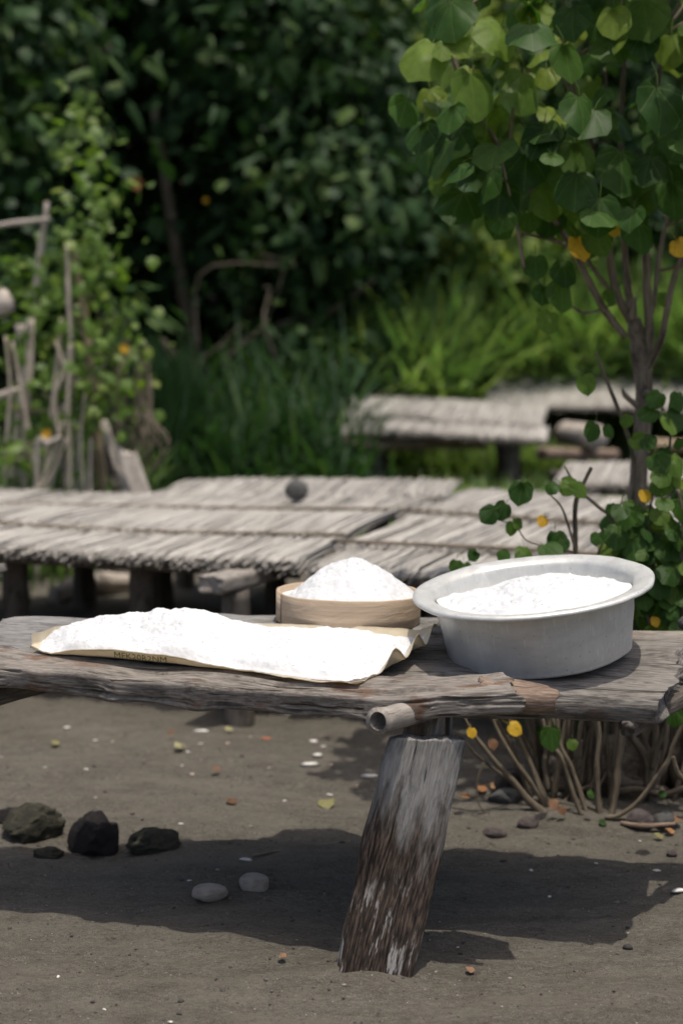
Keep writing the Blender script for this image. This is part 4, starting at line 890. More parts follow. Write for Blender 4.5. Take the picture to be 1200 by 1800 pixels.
for i, (px, py, y, s, tilt, lean) in enumerate(bl):
    p = W(px, py, y); a = R(tilt); t = np.array([math.sin(a), -0.2 - 0.3 * lean, -math.cos(a)]); nrm = np.array([0.5 * math.sin(px * 1.3), -1 + 0.5 * lean, 0.2 + 0.8 * lean])
    inst('leaf', LM[(i * 5) % 6], leafM(p, nrm, t, s * 0.84), bush)
for (px, py, y, s, tilt, me) in ((828, 1280, 3.9, .03, 0, LB), (895, 1274, 3.92, .045, 60, LB), (1130, 862, 3.98, .04, 10, LB), (955, 908, 4.0, .035, -20, LB), (1150, 1085, 3.9, .03, 0, LB), (972, 1405, 3.87, .032, 0, LBR), (985, 1418, 3.86, .026, 20, LBR), (865, 1300, 3.9, .03, 0, LBR)):
    p = W(px, py, y); inst('leaf', me[2], leafM(p, (0.2, -0.8, 0.5), (math.sin(R(tilt)), -0.2, -math.cos(R(tilt))), s), bush)
nb = 0
while nb < 185:
    k = rng.integers(0, len(bush_up)); p = bush_up[k] + rng.normal(0, 0.055, 3); px, py = proj(p)
    if px < 1060 + rng.uniform(-30, 50) or py < 690 or py > 1130 or p[1] < 3.84 or (py < 885 and px < 1155): continue
    nrm = norm(np.array([rng.normal(0, 0.5), -0.7, rng.uniform(0.2, 1.0)])); t = np.array([rng.normal(0, 0.5), -0.3, -0.8])
    inst('leaf', (LY if rng.random() < 0.12 else LM)[rng.integers(0, 6)], leafM(p, nrm, t, rng.uniform(0.034, 0.074)), bush); nb += 1

# ------------------------------------------------------------------ thicket behind
def crown(geo, boxes, n, size, seed, tilt=0.6, tint=(0.45, 0.2), clump=0.32, per=46):
    """leaf clumps spread through ellipsoids (cx,cy,cz,rx,ry,rz,weight)"""
    r = np.random.default_rng(seed); w = np.array([b[6] for b in boxes], float); w /= w.sum()
    nc = n // per; k = r.choice(len(boxes), nc, p=w); B = np.array([b[:6] for b in boxes])[k]
    d = norm(r.normal(0, 1, (nc, 3))); rad = r.uniform(0.25, 1.0, (nc, 1)) ** 0.45
    C = B[:, :3] + d * rad * B[:, 3:]
    ct = r.normal(tint[0], tint[1] * 1.3, nc)
    P = np.repeat(C, per, 0) + r.normal(0, 1, (nc * per, 3)) * clump * np.array([1, 1, 0.7]) * np.repeat(r.uniform(0.5, 1.2, (nc, 1)), per, 0)
    out = np.repeat(d, per, 0) * 0.6 + np.array([0, -0.25, 0]); N = out + r.normal(0, 0.55, P.shape) + np.array([0, 0, tilt]); T = out * 0.5 + r.normal(0, 0.5, P.shape) + np.array([0, 0, -0.75])
    S = r.uniform(*size, len(P)) * np.repeat(r.choice([0.6, 0.85, 1.0, 1.35], nc), per); tn = np.clip(np.repeat(ct, per) + r.normal(0, 0.15, len(P)), 0, 1)
    keep = P[:, 2] > gz(P[:, 0], P[:, 1]) + 0.05
    k2 = keep & (np.repeat(r.random(nc), per) < 0.3); k1 = keep & ~k2
    leafmass(geo, P[k1], N[k1], T[k1], S[k1], tn[k1], SL)
    return leafmass(geo, P[k2], N[k2], T[k2], S[k2], tn[k2], SLONG)
def thick_tree(label, base, stems_, boxes, n, size, seed, mat, tint=(0.45, 0.2), name='thicket_tree', clump=0.32):
    b_ = np.array([base[0], base[1], float(gz(base[0], base[1]))])
    t = empty(name, b_, label, 'tree', 'trees of the thicket')
    for P, r_ in stems_:
        build('trunk', tube(Geo(), [np.array([b_[0], b_[1], b_[2] - 0.15])] + [np.array(p, float) for p in P], [r_, r_ * 0.75, r_ * 0.4], 22, 9, 0.15), M_bark, t)
    build('crown', crown(Geo(), boxes, n, size, seed, tint=tint, clump=clump), mat, t)
    return t
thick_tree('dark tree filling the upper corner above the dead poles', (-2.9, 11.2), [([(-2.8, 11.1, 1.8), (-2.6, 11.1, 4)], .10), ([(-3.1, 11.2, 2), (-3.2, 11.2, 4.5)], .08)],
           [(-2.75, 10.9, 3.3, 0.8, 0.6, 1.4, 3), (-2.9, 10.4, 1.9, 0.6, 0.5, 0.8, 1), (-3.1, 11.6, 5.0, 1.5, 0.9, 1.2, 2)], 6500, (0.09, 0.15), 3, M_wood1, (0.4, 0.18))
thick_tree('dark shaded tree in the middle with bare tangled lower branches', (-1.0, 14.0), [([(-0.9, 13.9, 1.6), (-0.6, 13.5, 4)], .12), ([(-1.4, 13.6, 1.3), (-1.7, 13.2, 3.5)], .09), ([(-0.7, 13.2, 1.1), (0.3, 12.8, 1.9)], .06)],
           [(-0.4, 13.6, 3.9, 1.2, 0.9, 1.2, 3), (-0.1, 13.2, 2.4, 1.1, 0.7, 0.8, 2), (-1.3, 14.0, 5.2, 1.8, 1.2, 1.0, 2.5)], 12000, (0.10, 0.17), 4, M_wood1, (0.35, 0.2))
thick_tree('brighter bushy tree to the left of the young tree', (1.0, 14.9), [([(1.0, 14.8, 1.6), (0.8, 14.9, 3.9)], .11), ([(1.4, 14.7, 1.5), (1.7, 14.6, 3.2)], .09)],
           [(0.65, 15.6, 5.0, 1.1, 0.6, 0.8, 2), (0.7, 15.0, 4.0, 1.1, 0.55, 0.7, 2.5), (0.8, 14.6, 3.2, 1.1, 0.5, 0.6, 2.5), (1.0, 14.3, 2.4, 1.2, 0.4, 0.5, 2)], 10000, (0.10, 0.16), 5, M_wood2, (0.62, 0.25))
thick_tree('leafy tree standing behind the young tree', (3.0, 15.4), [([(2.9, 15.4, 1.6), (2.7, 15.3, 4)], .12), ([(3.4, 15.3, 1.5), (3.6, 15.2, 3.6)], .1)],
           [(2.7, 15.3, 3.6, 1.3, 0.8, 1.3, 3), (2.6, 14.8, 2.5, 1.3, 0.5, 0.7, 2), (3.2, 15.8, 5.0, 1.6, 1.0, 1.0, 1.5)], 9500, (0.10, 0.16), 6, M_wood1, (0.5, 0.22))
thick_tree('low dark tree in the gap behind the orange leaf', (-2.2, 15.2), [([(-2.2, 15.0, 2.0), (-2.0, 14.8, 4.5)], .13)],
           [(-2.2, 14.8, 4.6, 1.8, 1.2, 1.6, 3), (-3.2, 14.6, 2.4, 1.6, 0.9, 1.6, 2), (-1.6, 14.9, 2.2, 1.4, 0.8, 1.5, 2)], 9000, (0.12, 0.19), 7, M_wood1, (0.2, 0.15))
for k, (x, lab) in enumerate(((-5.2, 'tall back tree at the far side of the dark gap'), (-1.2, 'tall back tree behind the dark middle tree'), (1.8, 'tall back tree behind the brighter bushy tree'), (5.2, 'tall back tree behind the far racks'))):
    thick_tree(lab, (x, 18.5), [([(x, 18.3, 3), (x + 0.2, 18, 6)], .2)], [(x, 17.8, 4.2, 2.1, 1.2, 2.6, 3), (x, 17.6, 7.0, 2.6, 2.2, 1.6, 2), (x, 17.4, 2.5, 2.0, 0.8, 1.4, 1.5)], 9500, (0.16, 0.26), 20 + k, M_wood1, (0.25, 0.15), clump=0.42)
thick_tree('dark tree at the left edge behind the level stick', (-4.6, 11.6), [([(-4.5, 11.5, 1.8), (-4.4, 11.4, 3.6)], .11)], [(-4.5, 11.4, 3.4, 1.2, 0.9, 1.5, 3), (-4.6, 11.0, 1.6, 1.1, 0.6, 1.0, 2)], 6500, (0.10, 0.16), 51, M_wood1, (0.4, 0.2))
# bare twigs low in the dark middle
tw = empty('tangled_branches', (-0.7, 12.3, 0.1), 'bare brown fallen branches under the dark middle tree', 'branches')
for k in range(16):
    x0, z0 = rng.uniform(-1.7, -0.2), rng.uniform(0.1, 1.2); P = [(x0, 12.3 + rng.normal(0, .2), z0)]
    P0_ = np.array(P[0]); 
    for q in range(3): P0_ = P0_ + np.array([rng.normal(0.15, 0.4), rng.normal(0, 0.1), rng.normal(0.2, 0.2)]); P.append(P0_)
    build('branch', tube(Geo(), P, [0.012, 0.008, 0.004], 14, 6, 0.1), M_bark, tw)

# ------------------------------------------------------------------ tall grass and ground growth
def blades(n, xf, yf, hf, bend, wid, seed, tint, back=None):
    r = np.random.default_rng(seed); g = Geo()
    x = xf(r, n); y = yf(r, n); z = gz(x, y); h = hf(r, n, x, y)
    if back is not None: y = y + back(x); z = gz(x, y)
    az = r.uniform(0, 2 * math.pi, n); lean = r.uniform(*bend, n); ns = 6; t = np.linspace(0, 1, ns)[None]
    ang_ = lean[:, None] * t ** 1.3 * 1.5
    ds = h[:, None] / (ns - 1); hx = np.concatenate([np.zeros((n, 1)), np.cumsum(np.sin(ang_[:, 1:]) * ds, 1)], 1); hz = np.concatenate([np.zeros((n, 1)), np.cumsum(np.cos(ang_[:, 1:]) * ds, 1)], 1)
    C = np.stack([x[:, None] + hx * np.cos(az)[:, None], y[:, None] + hx * np.sin(az)[:, None], z[:, None] + hz - 0.02], -1)
    side = np.stack([-np.sin(az), np.cos(az), 0 * az], -1)[:, None]
    w = (wid * r.uniform(0.6, 1.4, n))[:, None, None] * np.array([0.7, 1, 1, 0.85, 0.6, 0.08])[None, :, None]
    V = np.stack([C - side * w, C + side * w], 2)
    b_ = np.array([[2 * i, 2 * i + 1, 2 * i + 3, 2 * i + 2] for i in range(ns - 1)])
    F = b_[None] + (np.arange(n) * ns * 2)[:, None, None]
    g.add(V.reshape(-1, 3), [F.reshape(-1, 4)], None, np.repeat(np.clip(r.normal(*tint, n), 0, 1), ns * 2)); return g
def clumpy(r, n, a, b, nc=60, s=0.12):
    c = r.uniform(a, b, nc); return c[r.integers(0, nc, n)] + r.normal(0, s, n)
g1 = blades(6000, lambda r, n: clumpy(r, n, -0.2, 4.4, 60, 0.15), lambda r, n: 12.6 + np.abs(r.normal(0, 0.40, n)), lambda r, n, x, y: r.uniform(0.7, 2.3, n) * np.interp(x, [-.2, 0.8, 3], [0.6, 0.95, 1.05]), (0.1, 1.2), 0.026, 1, (0.62, 0.22), lambda x: 1.1 * sstep(0.95, 1.3, x))
tag(build('tall_grass', g1, M_grass, base=(2, 12.5, 0.1)), 'tall arching green grass behind the raised racks', 'grass', kind='stuff')
gs = blades(2600, lambda r, n: clumpy(r, n, -0.2, 2.0, 40, 0.1), lambda r, n: 12.05 + np.abs(r.normal(0, 0.25, n)), lambda r, n, x, y: r.uniform(0.2, 0.55, n), (0.2, 1.2), 0.010, 9, (0.8, 0.15))
tag(build('short_grass', gs, M_grass, base=(1, 12.1, 0.1)), 'short bright grass seen under the raised rack', 'grass', kind='stuff')
gf_ = blades(3600, lambda r, n: clumpy(r, n, -0.5, 2.0, 50, 0.1), lambda r, n: r.uniform(9.0, 10.25, n), lambda r, n, x, y: r.uniform(0.15, 0.42, n), (0.2, 1.2), 0.009, 19, (0.72, 0.18))
tag(build('front_grass', gf_, M_grass, base=(1, 9.6, 0.1)), 'low bright grass in front of the raised rack', 'grass', kind='stuff')
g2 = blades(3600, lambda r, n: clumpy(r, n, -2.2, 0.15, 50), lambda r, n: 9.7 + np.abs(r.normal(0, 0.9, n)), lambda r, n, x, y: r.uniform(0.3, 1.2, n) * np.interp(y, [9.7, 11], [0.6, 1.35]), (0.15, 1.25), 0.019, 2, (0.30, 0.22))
tag(build('meadow_grass', g2, M_grass2, base=(-0.5, 10, 0.1)), 'green grass growing behind the low racks', 'grass', kind='stuff')
g3 = blades(900, lambda r, n: r.normal(-1.35, 0.16, n), lambda r, n: r.normal(10.2, 0.18, n), lambda r, n, x, y: r.uniform(0.7, 1.35, n), (0.02, 0.30), 0.012, 3, (0.2, 0.15))
tag(build('sedge_clump', g3, M_grass2, base=(-1.35, 10.2, 0.1)), 'dark upright clump of sedge beside the dead poles', 'sedge', kind='stuff')
g4 = blades(2200, lambda r, n: clumpy(r, n, -3.0, -1.5, 20), lambda r, n: r.normal(8.9, 0.5, n), lambda r, n, x, y: r.uniform(0.3, 0.9, n), (0.2, 1.3), 0.011, 4, (0.5, 0.24))
tag(build('edge_grass', g4, M_grass, base=(-2.2, 8.9, 0.1)), 'green grass around the foot of the dead poles', 'grass', kind='stuff')
def shrub(name, label, c, r3, n, size, seed, mat, tint):
    b_ = np.array([c[0], c[1], float(gz(c[0], c[1]))]); t = empty(name, b_, label, 'shrub', 'low shrubs of the thicket edge')
    build('foliage', crown(Geo(), [(c[0], c[1], c[2], *r3, 1)], n, size, seed, tint=tint, clump=0.16), mat, t)
    for k in range(4): build('stem', tube(Geo(), [b_ + np.array([0.04 * k, 0, -0.1]), b_ + np.array([rng.normal(0, .15), 0, c[2] * 0.6]), np.array(c) + rng.normal(0, .2, 3)], [.018, .012, .006], 10, 6), M_twig, t)
shrub('leafy_shrub', 'bright leafy shrub above the tall grass, left of the young tree', (1.25, 14.0, 2.0), (0.8, 0.35, 0.45), 2200, (0.07, 0.12), 31, M_wood2, (0.6, 0.2))
shrub('leafy_shrub', 'dark low shrub under the middle tree', (-0.1, 12.6, 1.0), (0.6, 0.4, 0.5), 1500, (0.08, 0.14), 32, M_wood1, (0.5, 0.2))
shrub('leafy_shrub', 'small shrub of broad leaves in front of the dark gap', (-1.75, 10.8, 1.45), (0.28, 0.2, 0.30), 260, (0.12, 0.19), 33, M_wood1, (0.6, 0.15))

# ------------------------------------------------------------------ dead poles and vines at the left
PY = 8.3
def pole(name, label, pts, y, rad, mat, n=24, cat='pole', knots=0.0, grp='dead poles and stalks at the thicket edge'):
    P = WP(pts, y, y); P[-1] = P[-1].copy()
    if P[-1][2] < 0.75: P.append(np.array([P[-1][0] + (P[-1][0] - P[-2][0]) * 0.4, y, float(gz(P[-1][0], y)) - 0.05]))
    return tag(build(name, tube(Geo(), P, [q * 0.8 for q in rad], n, 10, 0.10, knots=knots), mat), label, cat, grp)
pole('bamboo_pole', 'tan bamboo pole standing upright, the thickest beside the leaning laths', [(132, 440), (146, 540), (160, 640), (168, 740), (184, 885)], 8.2, [0.018, 0.028, 0.034, 0.04, 0.05], M_cane, knots=0.3)
pole('dead_stake', 'thin grey stake rising highest among the vines', [(84, 355), (72, 440), (60, 540), (46, 640), (32, 740), (25, 860)], 8.5, [0.02, 0.024, 0.026, 0.024, 0.02], M_dead)
pole('dead_stake', 'upright grey split stake left of the bamboo pole', [(128, 560), (116, 660), (114, 760), (116, 890)], 8.3, [0.02, 0.03, 0.034, 0.038], M_dead)
pole('dead_stake', 'slim pale stake between the split stake and bamboo pole', [(134, 700), (134, 800), (136, 890)], 8.1, [0.012, 0.016, 0.018], M_dead)
pole('dead_stake', 'broad grey stalk at the left among vine leaves', [(36, 570), (40, 640), (36, 720), (30, 800)], 8.6, [0.04, 0.045, 0.035, 0.03], M_dead)
pole('dead_stake', 'thin stick leaning left at the foot of the stakes', [(122, 760), (104, 810), (78, 870)], 8.1, [0.014, 0.016, 0.014], M_dead)
pole('dead_stake', 'second thin stick leaning left at the foot of stakes', [(108, 750), (98, 820), (88, 880)], 8.0, [0.010, 0.014, 0.012], M_dead)
pole('dead_stick', 'nearly level pale stick near the left edge', [(-40, 405), (20, 393), (88, 385)], 8.4, [0.02, 0.02, 0.016], M_dead, cat='stick')
tag(build('wood_lath', slab(Geo(), W(246, 888, 7.95) - np.array([0, 0, .1]), W(180, 738, 8.15), 0.055, 0.02, 0.004, 40, 24, up=(0, -1, 0), seed=3), M_dead), 'pale flat lath leaning against the bamboo pole', 'lath', 'leaning laths')
tag(build('wood_lath', slab(Geo(), W(228, 890, 8.1) - np.array([0, 0, .1]), W(182, 780, 8.25), 0.06, 0.02, 0.004, 40, 24, up=(0, -1, 0), seed=4), M_dark), 'darker lath tucked behind the pale leaning lath', 'lath', 'leaning laths')
tag(build('wood_lath', slab(Geo(), W(262, 880, 7.9) - np.array([0, 0, .1]), W(222, 792, 8.0), 0.11, 0.02, 0.004, 40, 24, up=(0, -1, 0), seed=5, jag=(0.02, 0.04)), M_dead), 'short broad lath beside the end of the narrow rack', 'lath', 'leaning laths')
tag(build('cut_log', tube(Geo(), [W(14, 526, 7.7), (-2.6, 7.9, 1.22), (-3.5, 8.1, 0.55), (-4.2, 8.2, 0.0)], [0.065, 0.07, 0.075, 0.08], 26, 16, 0.05), M_dead), 'grey round log end poking in at the left edge', 'log')
pole('dead_stake', 'pale stalk crossing behind the split stake', [(150, 640), (122, 700), (92, 760), (70, 830)], 8.05, [0.012, 0.016, 0.016, 0.014], M_dead)
pole('dead_stake', 'slender stalk rising beside the broad left stalk', [(52, 560), (48, 640), (30, 760), (20, 860)], 8.3, [0.014, 0.02, 0.022, 0.02], M_dead)
pole('dead_stake', 'short pale stub leaning by the low yellow flower', [(108, 768), (84, 780), (66, 792)], 7.9, [0.018, 0.02, 0.016], M_dead)
pole('dead_stake', 'bent pale stalk at the left edge among leaves', [(-10, 700), (20, 690), (40, 684)], 8.1, [0.03, 0.03, 0.02], M_dead)
# dry palm frond hanging between the stakes
stalks = [('pale dry stalk left of the split stake, tallest of the thin ones', [(108, 560), (100, 650), (88, 760), (80, 880)], 8.0, .014), ('pale dry stalk pressed against the split stake', [(124, 600), (120, 700), (122, 800), (124, 885)], 7.95, .013),
          ('thin dry stalk bending toward the bamboo pole', [(150, 690), (142, 780), (150, 885)], 7.95, .010), ('flat pale stalk under the level stick', [(58, 560), (54, 650), (46, 740), (44, 870)], 8.05, .018), ('pale stalk leaning right across the left stakes', [(22, 600), (36, 680), (54, 780), (66, 880)], 8.0, .012),
          ('thin stalk fanning out low to the left', [(112, 740), (90, 810), (62, 885)], 7.9, .010), ('thin stalk fanning out lowest to the left', [(118, 770), (88, 840), (50, 885)], 7.88, .009), ('short pale stalk beside the bamboo pole foot', [(160, 770), (158, 830), (160, 888)], 7.95, .013),
          ('upper pale stalk parallel to the bamboo pole', [(118, 430), (120, 510), (124, 590), (126, 680)], 8.0, .014), ('kinked pale stalk in the middle of the vines', [(98, 600), (112, 650), (96, 700), (106, 780)], 7.95, .012), ('wispy dry stalk near the left edge', [(10, 590), (18, 680), (12, 780), (8, 880)], 8.0, .011)]
for lab, pts, y, r_ in stalks:
    pole('dry_stalk', lab, pts, y, [r_ * 0.7, r_ * 1.2, r_ * 1.2, r_], M_straw, cat='stalk')
dv = empty('dead_vines', (*W(235, 700, 8.5)[:2], 0.05), 'tangle of thin brown dead vine stems right of the bamboo pole', 'vine')
for k in range(26):
    x = rng.uniform(185, 265); P = [W(x + rng.normal(0, 8), rng.uniform(600, 680), 8.5), W(x + rng.normal(5, 12), 720, 8.45), W(x + rng.normal(0, 22), rng.uniform(760, 810), 8.4), W(x - rng.uniform(5, 40), rng.uniform(800, 860), 8.45)]
    build('stem', tube(Geo(), P, [0.005, 0.006, 0.005], 16, 5), M_bark, dv)
def vine(label, spots, seed, n, tint):
    r = np.random.default_rng(seed); c0 = W(*spots[0]); b_ = np.array([c0[0], c0[1], float(gz(c0[0], c0[1]))])
    t = empty('climbing_vine', b_, label, 'vine', 'vines over the dead poles'); Pn = []
    for (px, py, y) in spots:
        c = W(px, py, y + r.uniform(-0.04, 0.40)); Pn.append(c + r.normal(0, 1, (n // len(spots), 3)) * np.array([0.10, 0.09, 0.12]))
    Pn = np.concatenate(Pn); N = np.array([0, -0.6, 0.6]) + r.normal(0, 0.5, Pn.shape); T = np.array([0, -0.3, -0.8]) + r.normal(0, 0.5, Pn.shape)
    build('foliage', leafmass(Geo(), Pn, N, T, r.uniform(0.035, 0.095, len(Pn)), np.clip(r.normal(*tint, len(Pn)), 0, 1), SL), M_vine, t)
    build('stem', tube(Geo(), [b_ + np.array([0, 0, -0.05])] + [W(*s) for s in sorted(spots, key=lambda q: -q[1])[:6]], [0.008, 0.006, 0.004], 30, 6), M_twig, t)
vine('green vine climbing the tan bamboo pole', [(150, 250, 8.3), (140, 200, 8.4), (150, 320, 8.2), (165, 360, 8.2), (150, 410, 8.1), (175, 440, 8.1), (165, 490, 8.1), (140, 470, 8.15), (120, 510, 8.1), (175, 380, 8.2), (190, 470, 8.1), (150, 600, 8.0), (185, 640, 8.0), (140, 680, 8.0), (165, 700, 7.95), (190, 690, 8.0)], 41, 420, (0.45, 0.22))
vine('green vine over the stakes at the left edge', [(20, 500, 8.3), (55, 470, 8.4), (60, 540, 8.3), (95, 530, 8.2), (100, 470, 8.3), (30, 550, 8.2), (80, 580, 8.2), (110, 590, 8.1), (75, 690, 8.0), (95, 660, 8.0), (120, 740, 8.0), (15, 640, 8.1), (15, 720, 8.0), (30, 800, 7.9), (60, 840, 7.9), (100, 720, 8.0)], 42, 380, (0.4, 0.22))
vine('sparse vine sprig with yellow flower right of the bamboo pole', [(215, 590, 8.2), (230, 620, 8.2), (205, 690, 8.1), (225, 560, 8.2)], 43, 70, (0.55, 0.2))
def flower(label, px, py, y, s, mat=None):
    c = W(px, py, y); e_ = Geo()
    for k in range(5):
        a = k * 2 * math.pi / 5; d = np.array([math.cos(a), -0.35, math.sin(a)]); o = np.array([-math.sin(a), 0, math.cos(a)])
        e_.add(np.array([c, c + s * (0.6 * d + 0.42 * o), c + s * 1.05 * d, c + s * (0.6 * d - 0.42 * o)]), [np.array([[0, 1, 2, 3]])])
    return tag(build('flower', e_, mat or M_flower), label, 'flower', 'yellow flowers in the thicket')
flower('yellow flower right of the bamboo pole', 219, 612, 8.15, 0.03); flower('yellow flower low between the stakes', 82, 762, 7.7, 0.03)
flower('orange dead leaf glowing in the dark gap', 240, 322, 12.0, 0.065, M_orange); flower('small yellow flower left of the young tree crown', 712, 346, 14.1, 0.034); flower('yellow flowers over the middle grass', 635, 628, 12.5, 0.03)
flower('pale yellow flower in the dark middle', 362, 352, 12.8, 0.028)

# ------------------------------------------------------------------ things between the far racks
tag(build('cut_log', tube(Geo(), [W(1046, 768, 10.6), W(995, 762, 11.6)], [0.095, 0.10], 14, 20, 0.04), M_dead), 'thick log with a pale round cut end beside the raised rack', 'log')
hollow('bamboo_pole', W(952, 797, 10.2), W(1080, 800, 11.2), 0.045, 'hollow reddish bamboo pole end under the raised rack', 'pole', M_brown)
tag(build('bamboo_pole', tube(Geo(), [W(1120, 782, 10.8), W(1260, 786, 10.8)], [0.05, 0.05], 14, 12, 0.05, knots=0.3), M_cane), 'level bamboo pole right of the young trunk', 'pole')
tag(build('bamboo_pole', tube(Geo(), [W(606, 782, 10.45), W(850, 778, 10.8)], [0.045, 0.042], 14, 12, 0.05, knots=0.3), M_brown), 'level pinkish pole below the raised rack thatch', 'pole')
for k, (px, y) in enumerate(((1022, 10.9), (1180, 10.8))):
    c = W(px, 810, y); zb = float(gz(c[0], y))
    tag(build('support_post', tube(Geo(), [(c[0], y, zb - 0.1), (c[0] + 0.02, y, 0.2), (c[0], y, 0.44)], [0.06, 0.055], 10, 10, 0.08), M_dark), ('stubby post under the cut log', 'stubby post under the level bamboo pole')[k], 'post')
ws = W(521, 893, 6.55)
rock('round_stone', (ws[0], ws[1], 0.615), (0.058, 0.05, 0.05), M_grey_stone, 5.5, sub=3, rough=0.06, sink=0.0)['label'] = 'round dark grey stone lying on the low thatch'
bpy.data.objects['round_stone']['category'] = 'stone'
tag(build('loose_board', slab(Geo(), W(560, 882, 6.9), W(630, 880, 6.95), 0.12, 0.02, 0.004, 24, 24, seed=4), M_dead), 'small loose board on the thatch beside the stone', 'board')
fb_ = G(150, 1048)
tag(build('fallen_branch', tube(Geo(), [G(95, 1062) + np.array([0, 0, .04]), G(170, 1045) + np.array([0, 0, .06]), G(240, 1040) + np.array([0, 0, .05])], [0.05, 0.06, 0.04], 20, 10, 0.15), M_dead), 'pale fallen branch on the ground beneath the long low rack', 'branch')

# ------------------------------------------------------------------ stones on the sand
def rk(name, label, px, py, size, mat, seed, cat='stone', grp=None, **kw):
    p = G(px, py); p[2] = sand_z(p[0], p[1]); o = rock(name, p, size, mat, seed, **kw); tag(o, label, cat, grp); return o
rk('lava_stone', 'dark greenish lava stone, leftmost of the row on the sand', 58, 1466, (0.086, 0.063, 0.053), M_moss, 1.3, rough=0.22, flat=1, sink=.25, sub=5)
rk('lava_stone', 'blackish rounded lava stone, biggest of the row', 163, 1486, (0.076, 0.063, 0.064), M_lava, 2.9, rough=0.19, flat=1, sink=.22, sub=5)
rk('lava_stone', 'low flat greenish stone right of the blackish one', 272, 1488, (0.076, 0.051, 0.037), M_moss, 4.1, rough=0.2, flat=1, sink=.3, sub=5)
rk('lava_stone', 'thin dark stone behind the leftmost lava stone', 26, 1450, (0.057, 0.034, 0.030), M_lava, 6.7, rough=0.2, sink=.3)
rk('buried_stone', 'small half-buried brown stone in front of the row', 88, 1500, (0.04, 0.03, 0.020), M_moss, 8.3, rough=0.25, sink=.35)
rk('pebble', 'flat pale pebble in the table shadow', 368, 1582, (0.047, 0.033, 0.020), M_pale, 9.9, rough=0.07, sink=.22)
rk('pebble', 'plump pale pebble in the table shadow', 446, 1566, (0.040, 0.033, 0.028), M_pale, 12.2, rough=0.07, sink=.25)
rk('stone', 'grey flat stone left of the bush stems', 888, 1412, (0.05, 0.035, 0.025), M_grey_stone, 13.2, rough=0.1, sink=.25)
rk('stone', 'dark stone half hidden behind the bush stems', 895, 1390, (0.05, 0.04, 0.045), M_lava, 14.2, rough=0.1, sink=.25)
rk('stone', 'mauve rounded stone at the right of the bush foot', 1122, 1450, (0.040, 0.03, 0.034), M_mauve, 15.2, rough=0.1, sink=.22)
rk('stone', 'greyish green stone beside the mauve stone', 1164, 1448, (0.034, 0.03, 0.026), M_grey_stone, 16.2, rough=0.12, sink=.22)
rk('stone', 'shaded brown stone below the bush stems', 926, 1455, (0.032, 0.026, 0.020), M_mauve, 17.2, rough=0.1, sink=.3)
rk('stone', 'buried tan stone in front of the bush shadow', 868, 1472, (0.034, 0.024, 0.016), M_mauve, 18.2, rough=0.1, sink=.4)
rk('stone', 'little dark stone on the sand near the right edge', 1180, 1500, (0.016, 0.014, 0.010), M_mauve, 19.2, rough=0.1, sink=.25, sub=3)
rk('stone', 'pebble on the back plank at the right edge', 1200, 1100, (0.02, 0.02, 0.02), M_grey_stone, 20.2, rough=0.1, sink=0.0, sub=3).location = (0.885, 3.60, 0.611)
tag(build('stick', tube(Geo(), [G(1090, 1452) + np.array([0, 0, .008]), G(1130, 1458) + np.array([0, 0, .010]), G(1185, 1456) + np.array([0, 0, .012])], [0.007, 0.008, 0.006], 16, 8, 0.1), M_brown), 'reddish stick lying before the mauve stone', 'stick')
tag(build('twig', tube(Geo(), [G(445, 1508) + np.array([0, 0, .006]), G(520, 1498) + np.array([0, 0, .012]), G(615, 1482) + np.array([0, 0, .006])], [0.003, 0.003, 0.002], 16, 6, 0.1), M_bark), 'thin dark twig lying on the sand past the table shadow', 'twig')

# ------------------------------------------------------------------ shells, bits and fallen leaves
def shard(name, label, px, py, s, mat, rz=0.0, asp=0.45, cat='shell', grp='shell bits strewn on the sand'):
    p = G(px, py); z0 = sand_z(p[0], p[1]); n = 12; a = np.linspace(0, 2 * math.pi, n, endpoint=False)
    rr = 1 + 0.15 * np.sin(a * 2 + px) + 0.1 * np.sin(a * 3 + py)
    V = [[0, 0, 0.22]] + [[0.6 * math.cos(t) * q, 0.6 * asp * math.sin(t) * q, 0.17] for t, q in zip(a, rr)] + [[math.cos(t) * q, asp * math.sin(t) * q, 0.0] for t, q in zip(a, rr)] + [[0, 0, -0.08]]
    V = np.array(V) * s; c, s_ = math.cos(rz), math.sin(rz); V = np.stack([V[:, 0] * c - V[:, 1] * s_, V[:, 0] * s_ + V[:, 1] * c, V[:, 2]], -1) + np.array([p[0], p[1], z0 + 0.001])
    j = np.arange(n); j2 = (j + 1) % n
    o = build(name, Geo().add(V, [np.stack([0 * j, 1 + j, 1 + j2], -1), np.stack([1 + j, 1 + n + j, 1 + n + j2, 1 + j2], -1), np.stack([0 * j + 2 * n + 1, 1 + n + j2, 1 + n + j], -1)]), mat)
    return tag(o, label, cat, grp)
shard('shell', 'long white shell blade on lit sand left of the leg', 545, 1351, 0.036, M_shell, 0.1, .3)
shard('shell', 'white shell sliver at the edge of the table shadow', 433, 1512, 0.020, M_shell, -0.4, .35)
shard('shell', 'pale flat shell just left of the leg', 650, 1370, 0.027, M_shell, 0.0, .5)
shard('shell', 'large pale shell piece at the right edge', 1192, 1568, 0.024, M_shell, 0.3, .4)
shard('shell', 'white shell bit below the far shadow, left side', 118, 1279, 0.014, M_shell, 0.3, .8)
shard('shell', 'paired white shell pieces near the middle', 355, 1287, 0.03, M_shell, 0.1, .35)
shard('shell', 'white rounded shell left of the leg top', 558, 1330, 0.020, M_shell, 0, .7)
shard('shell', 'small white shell above the rounded one', 551, 1306, 0.019, M_shell, 0, .7)
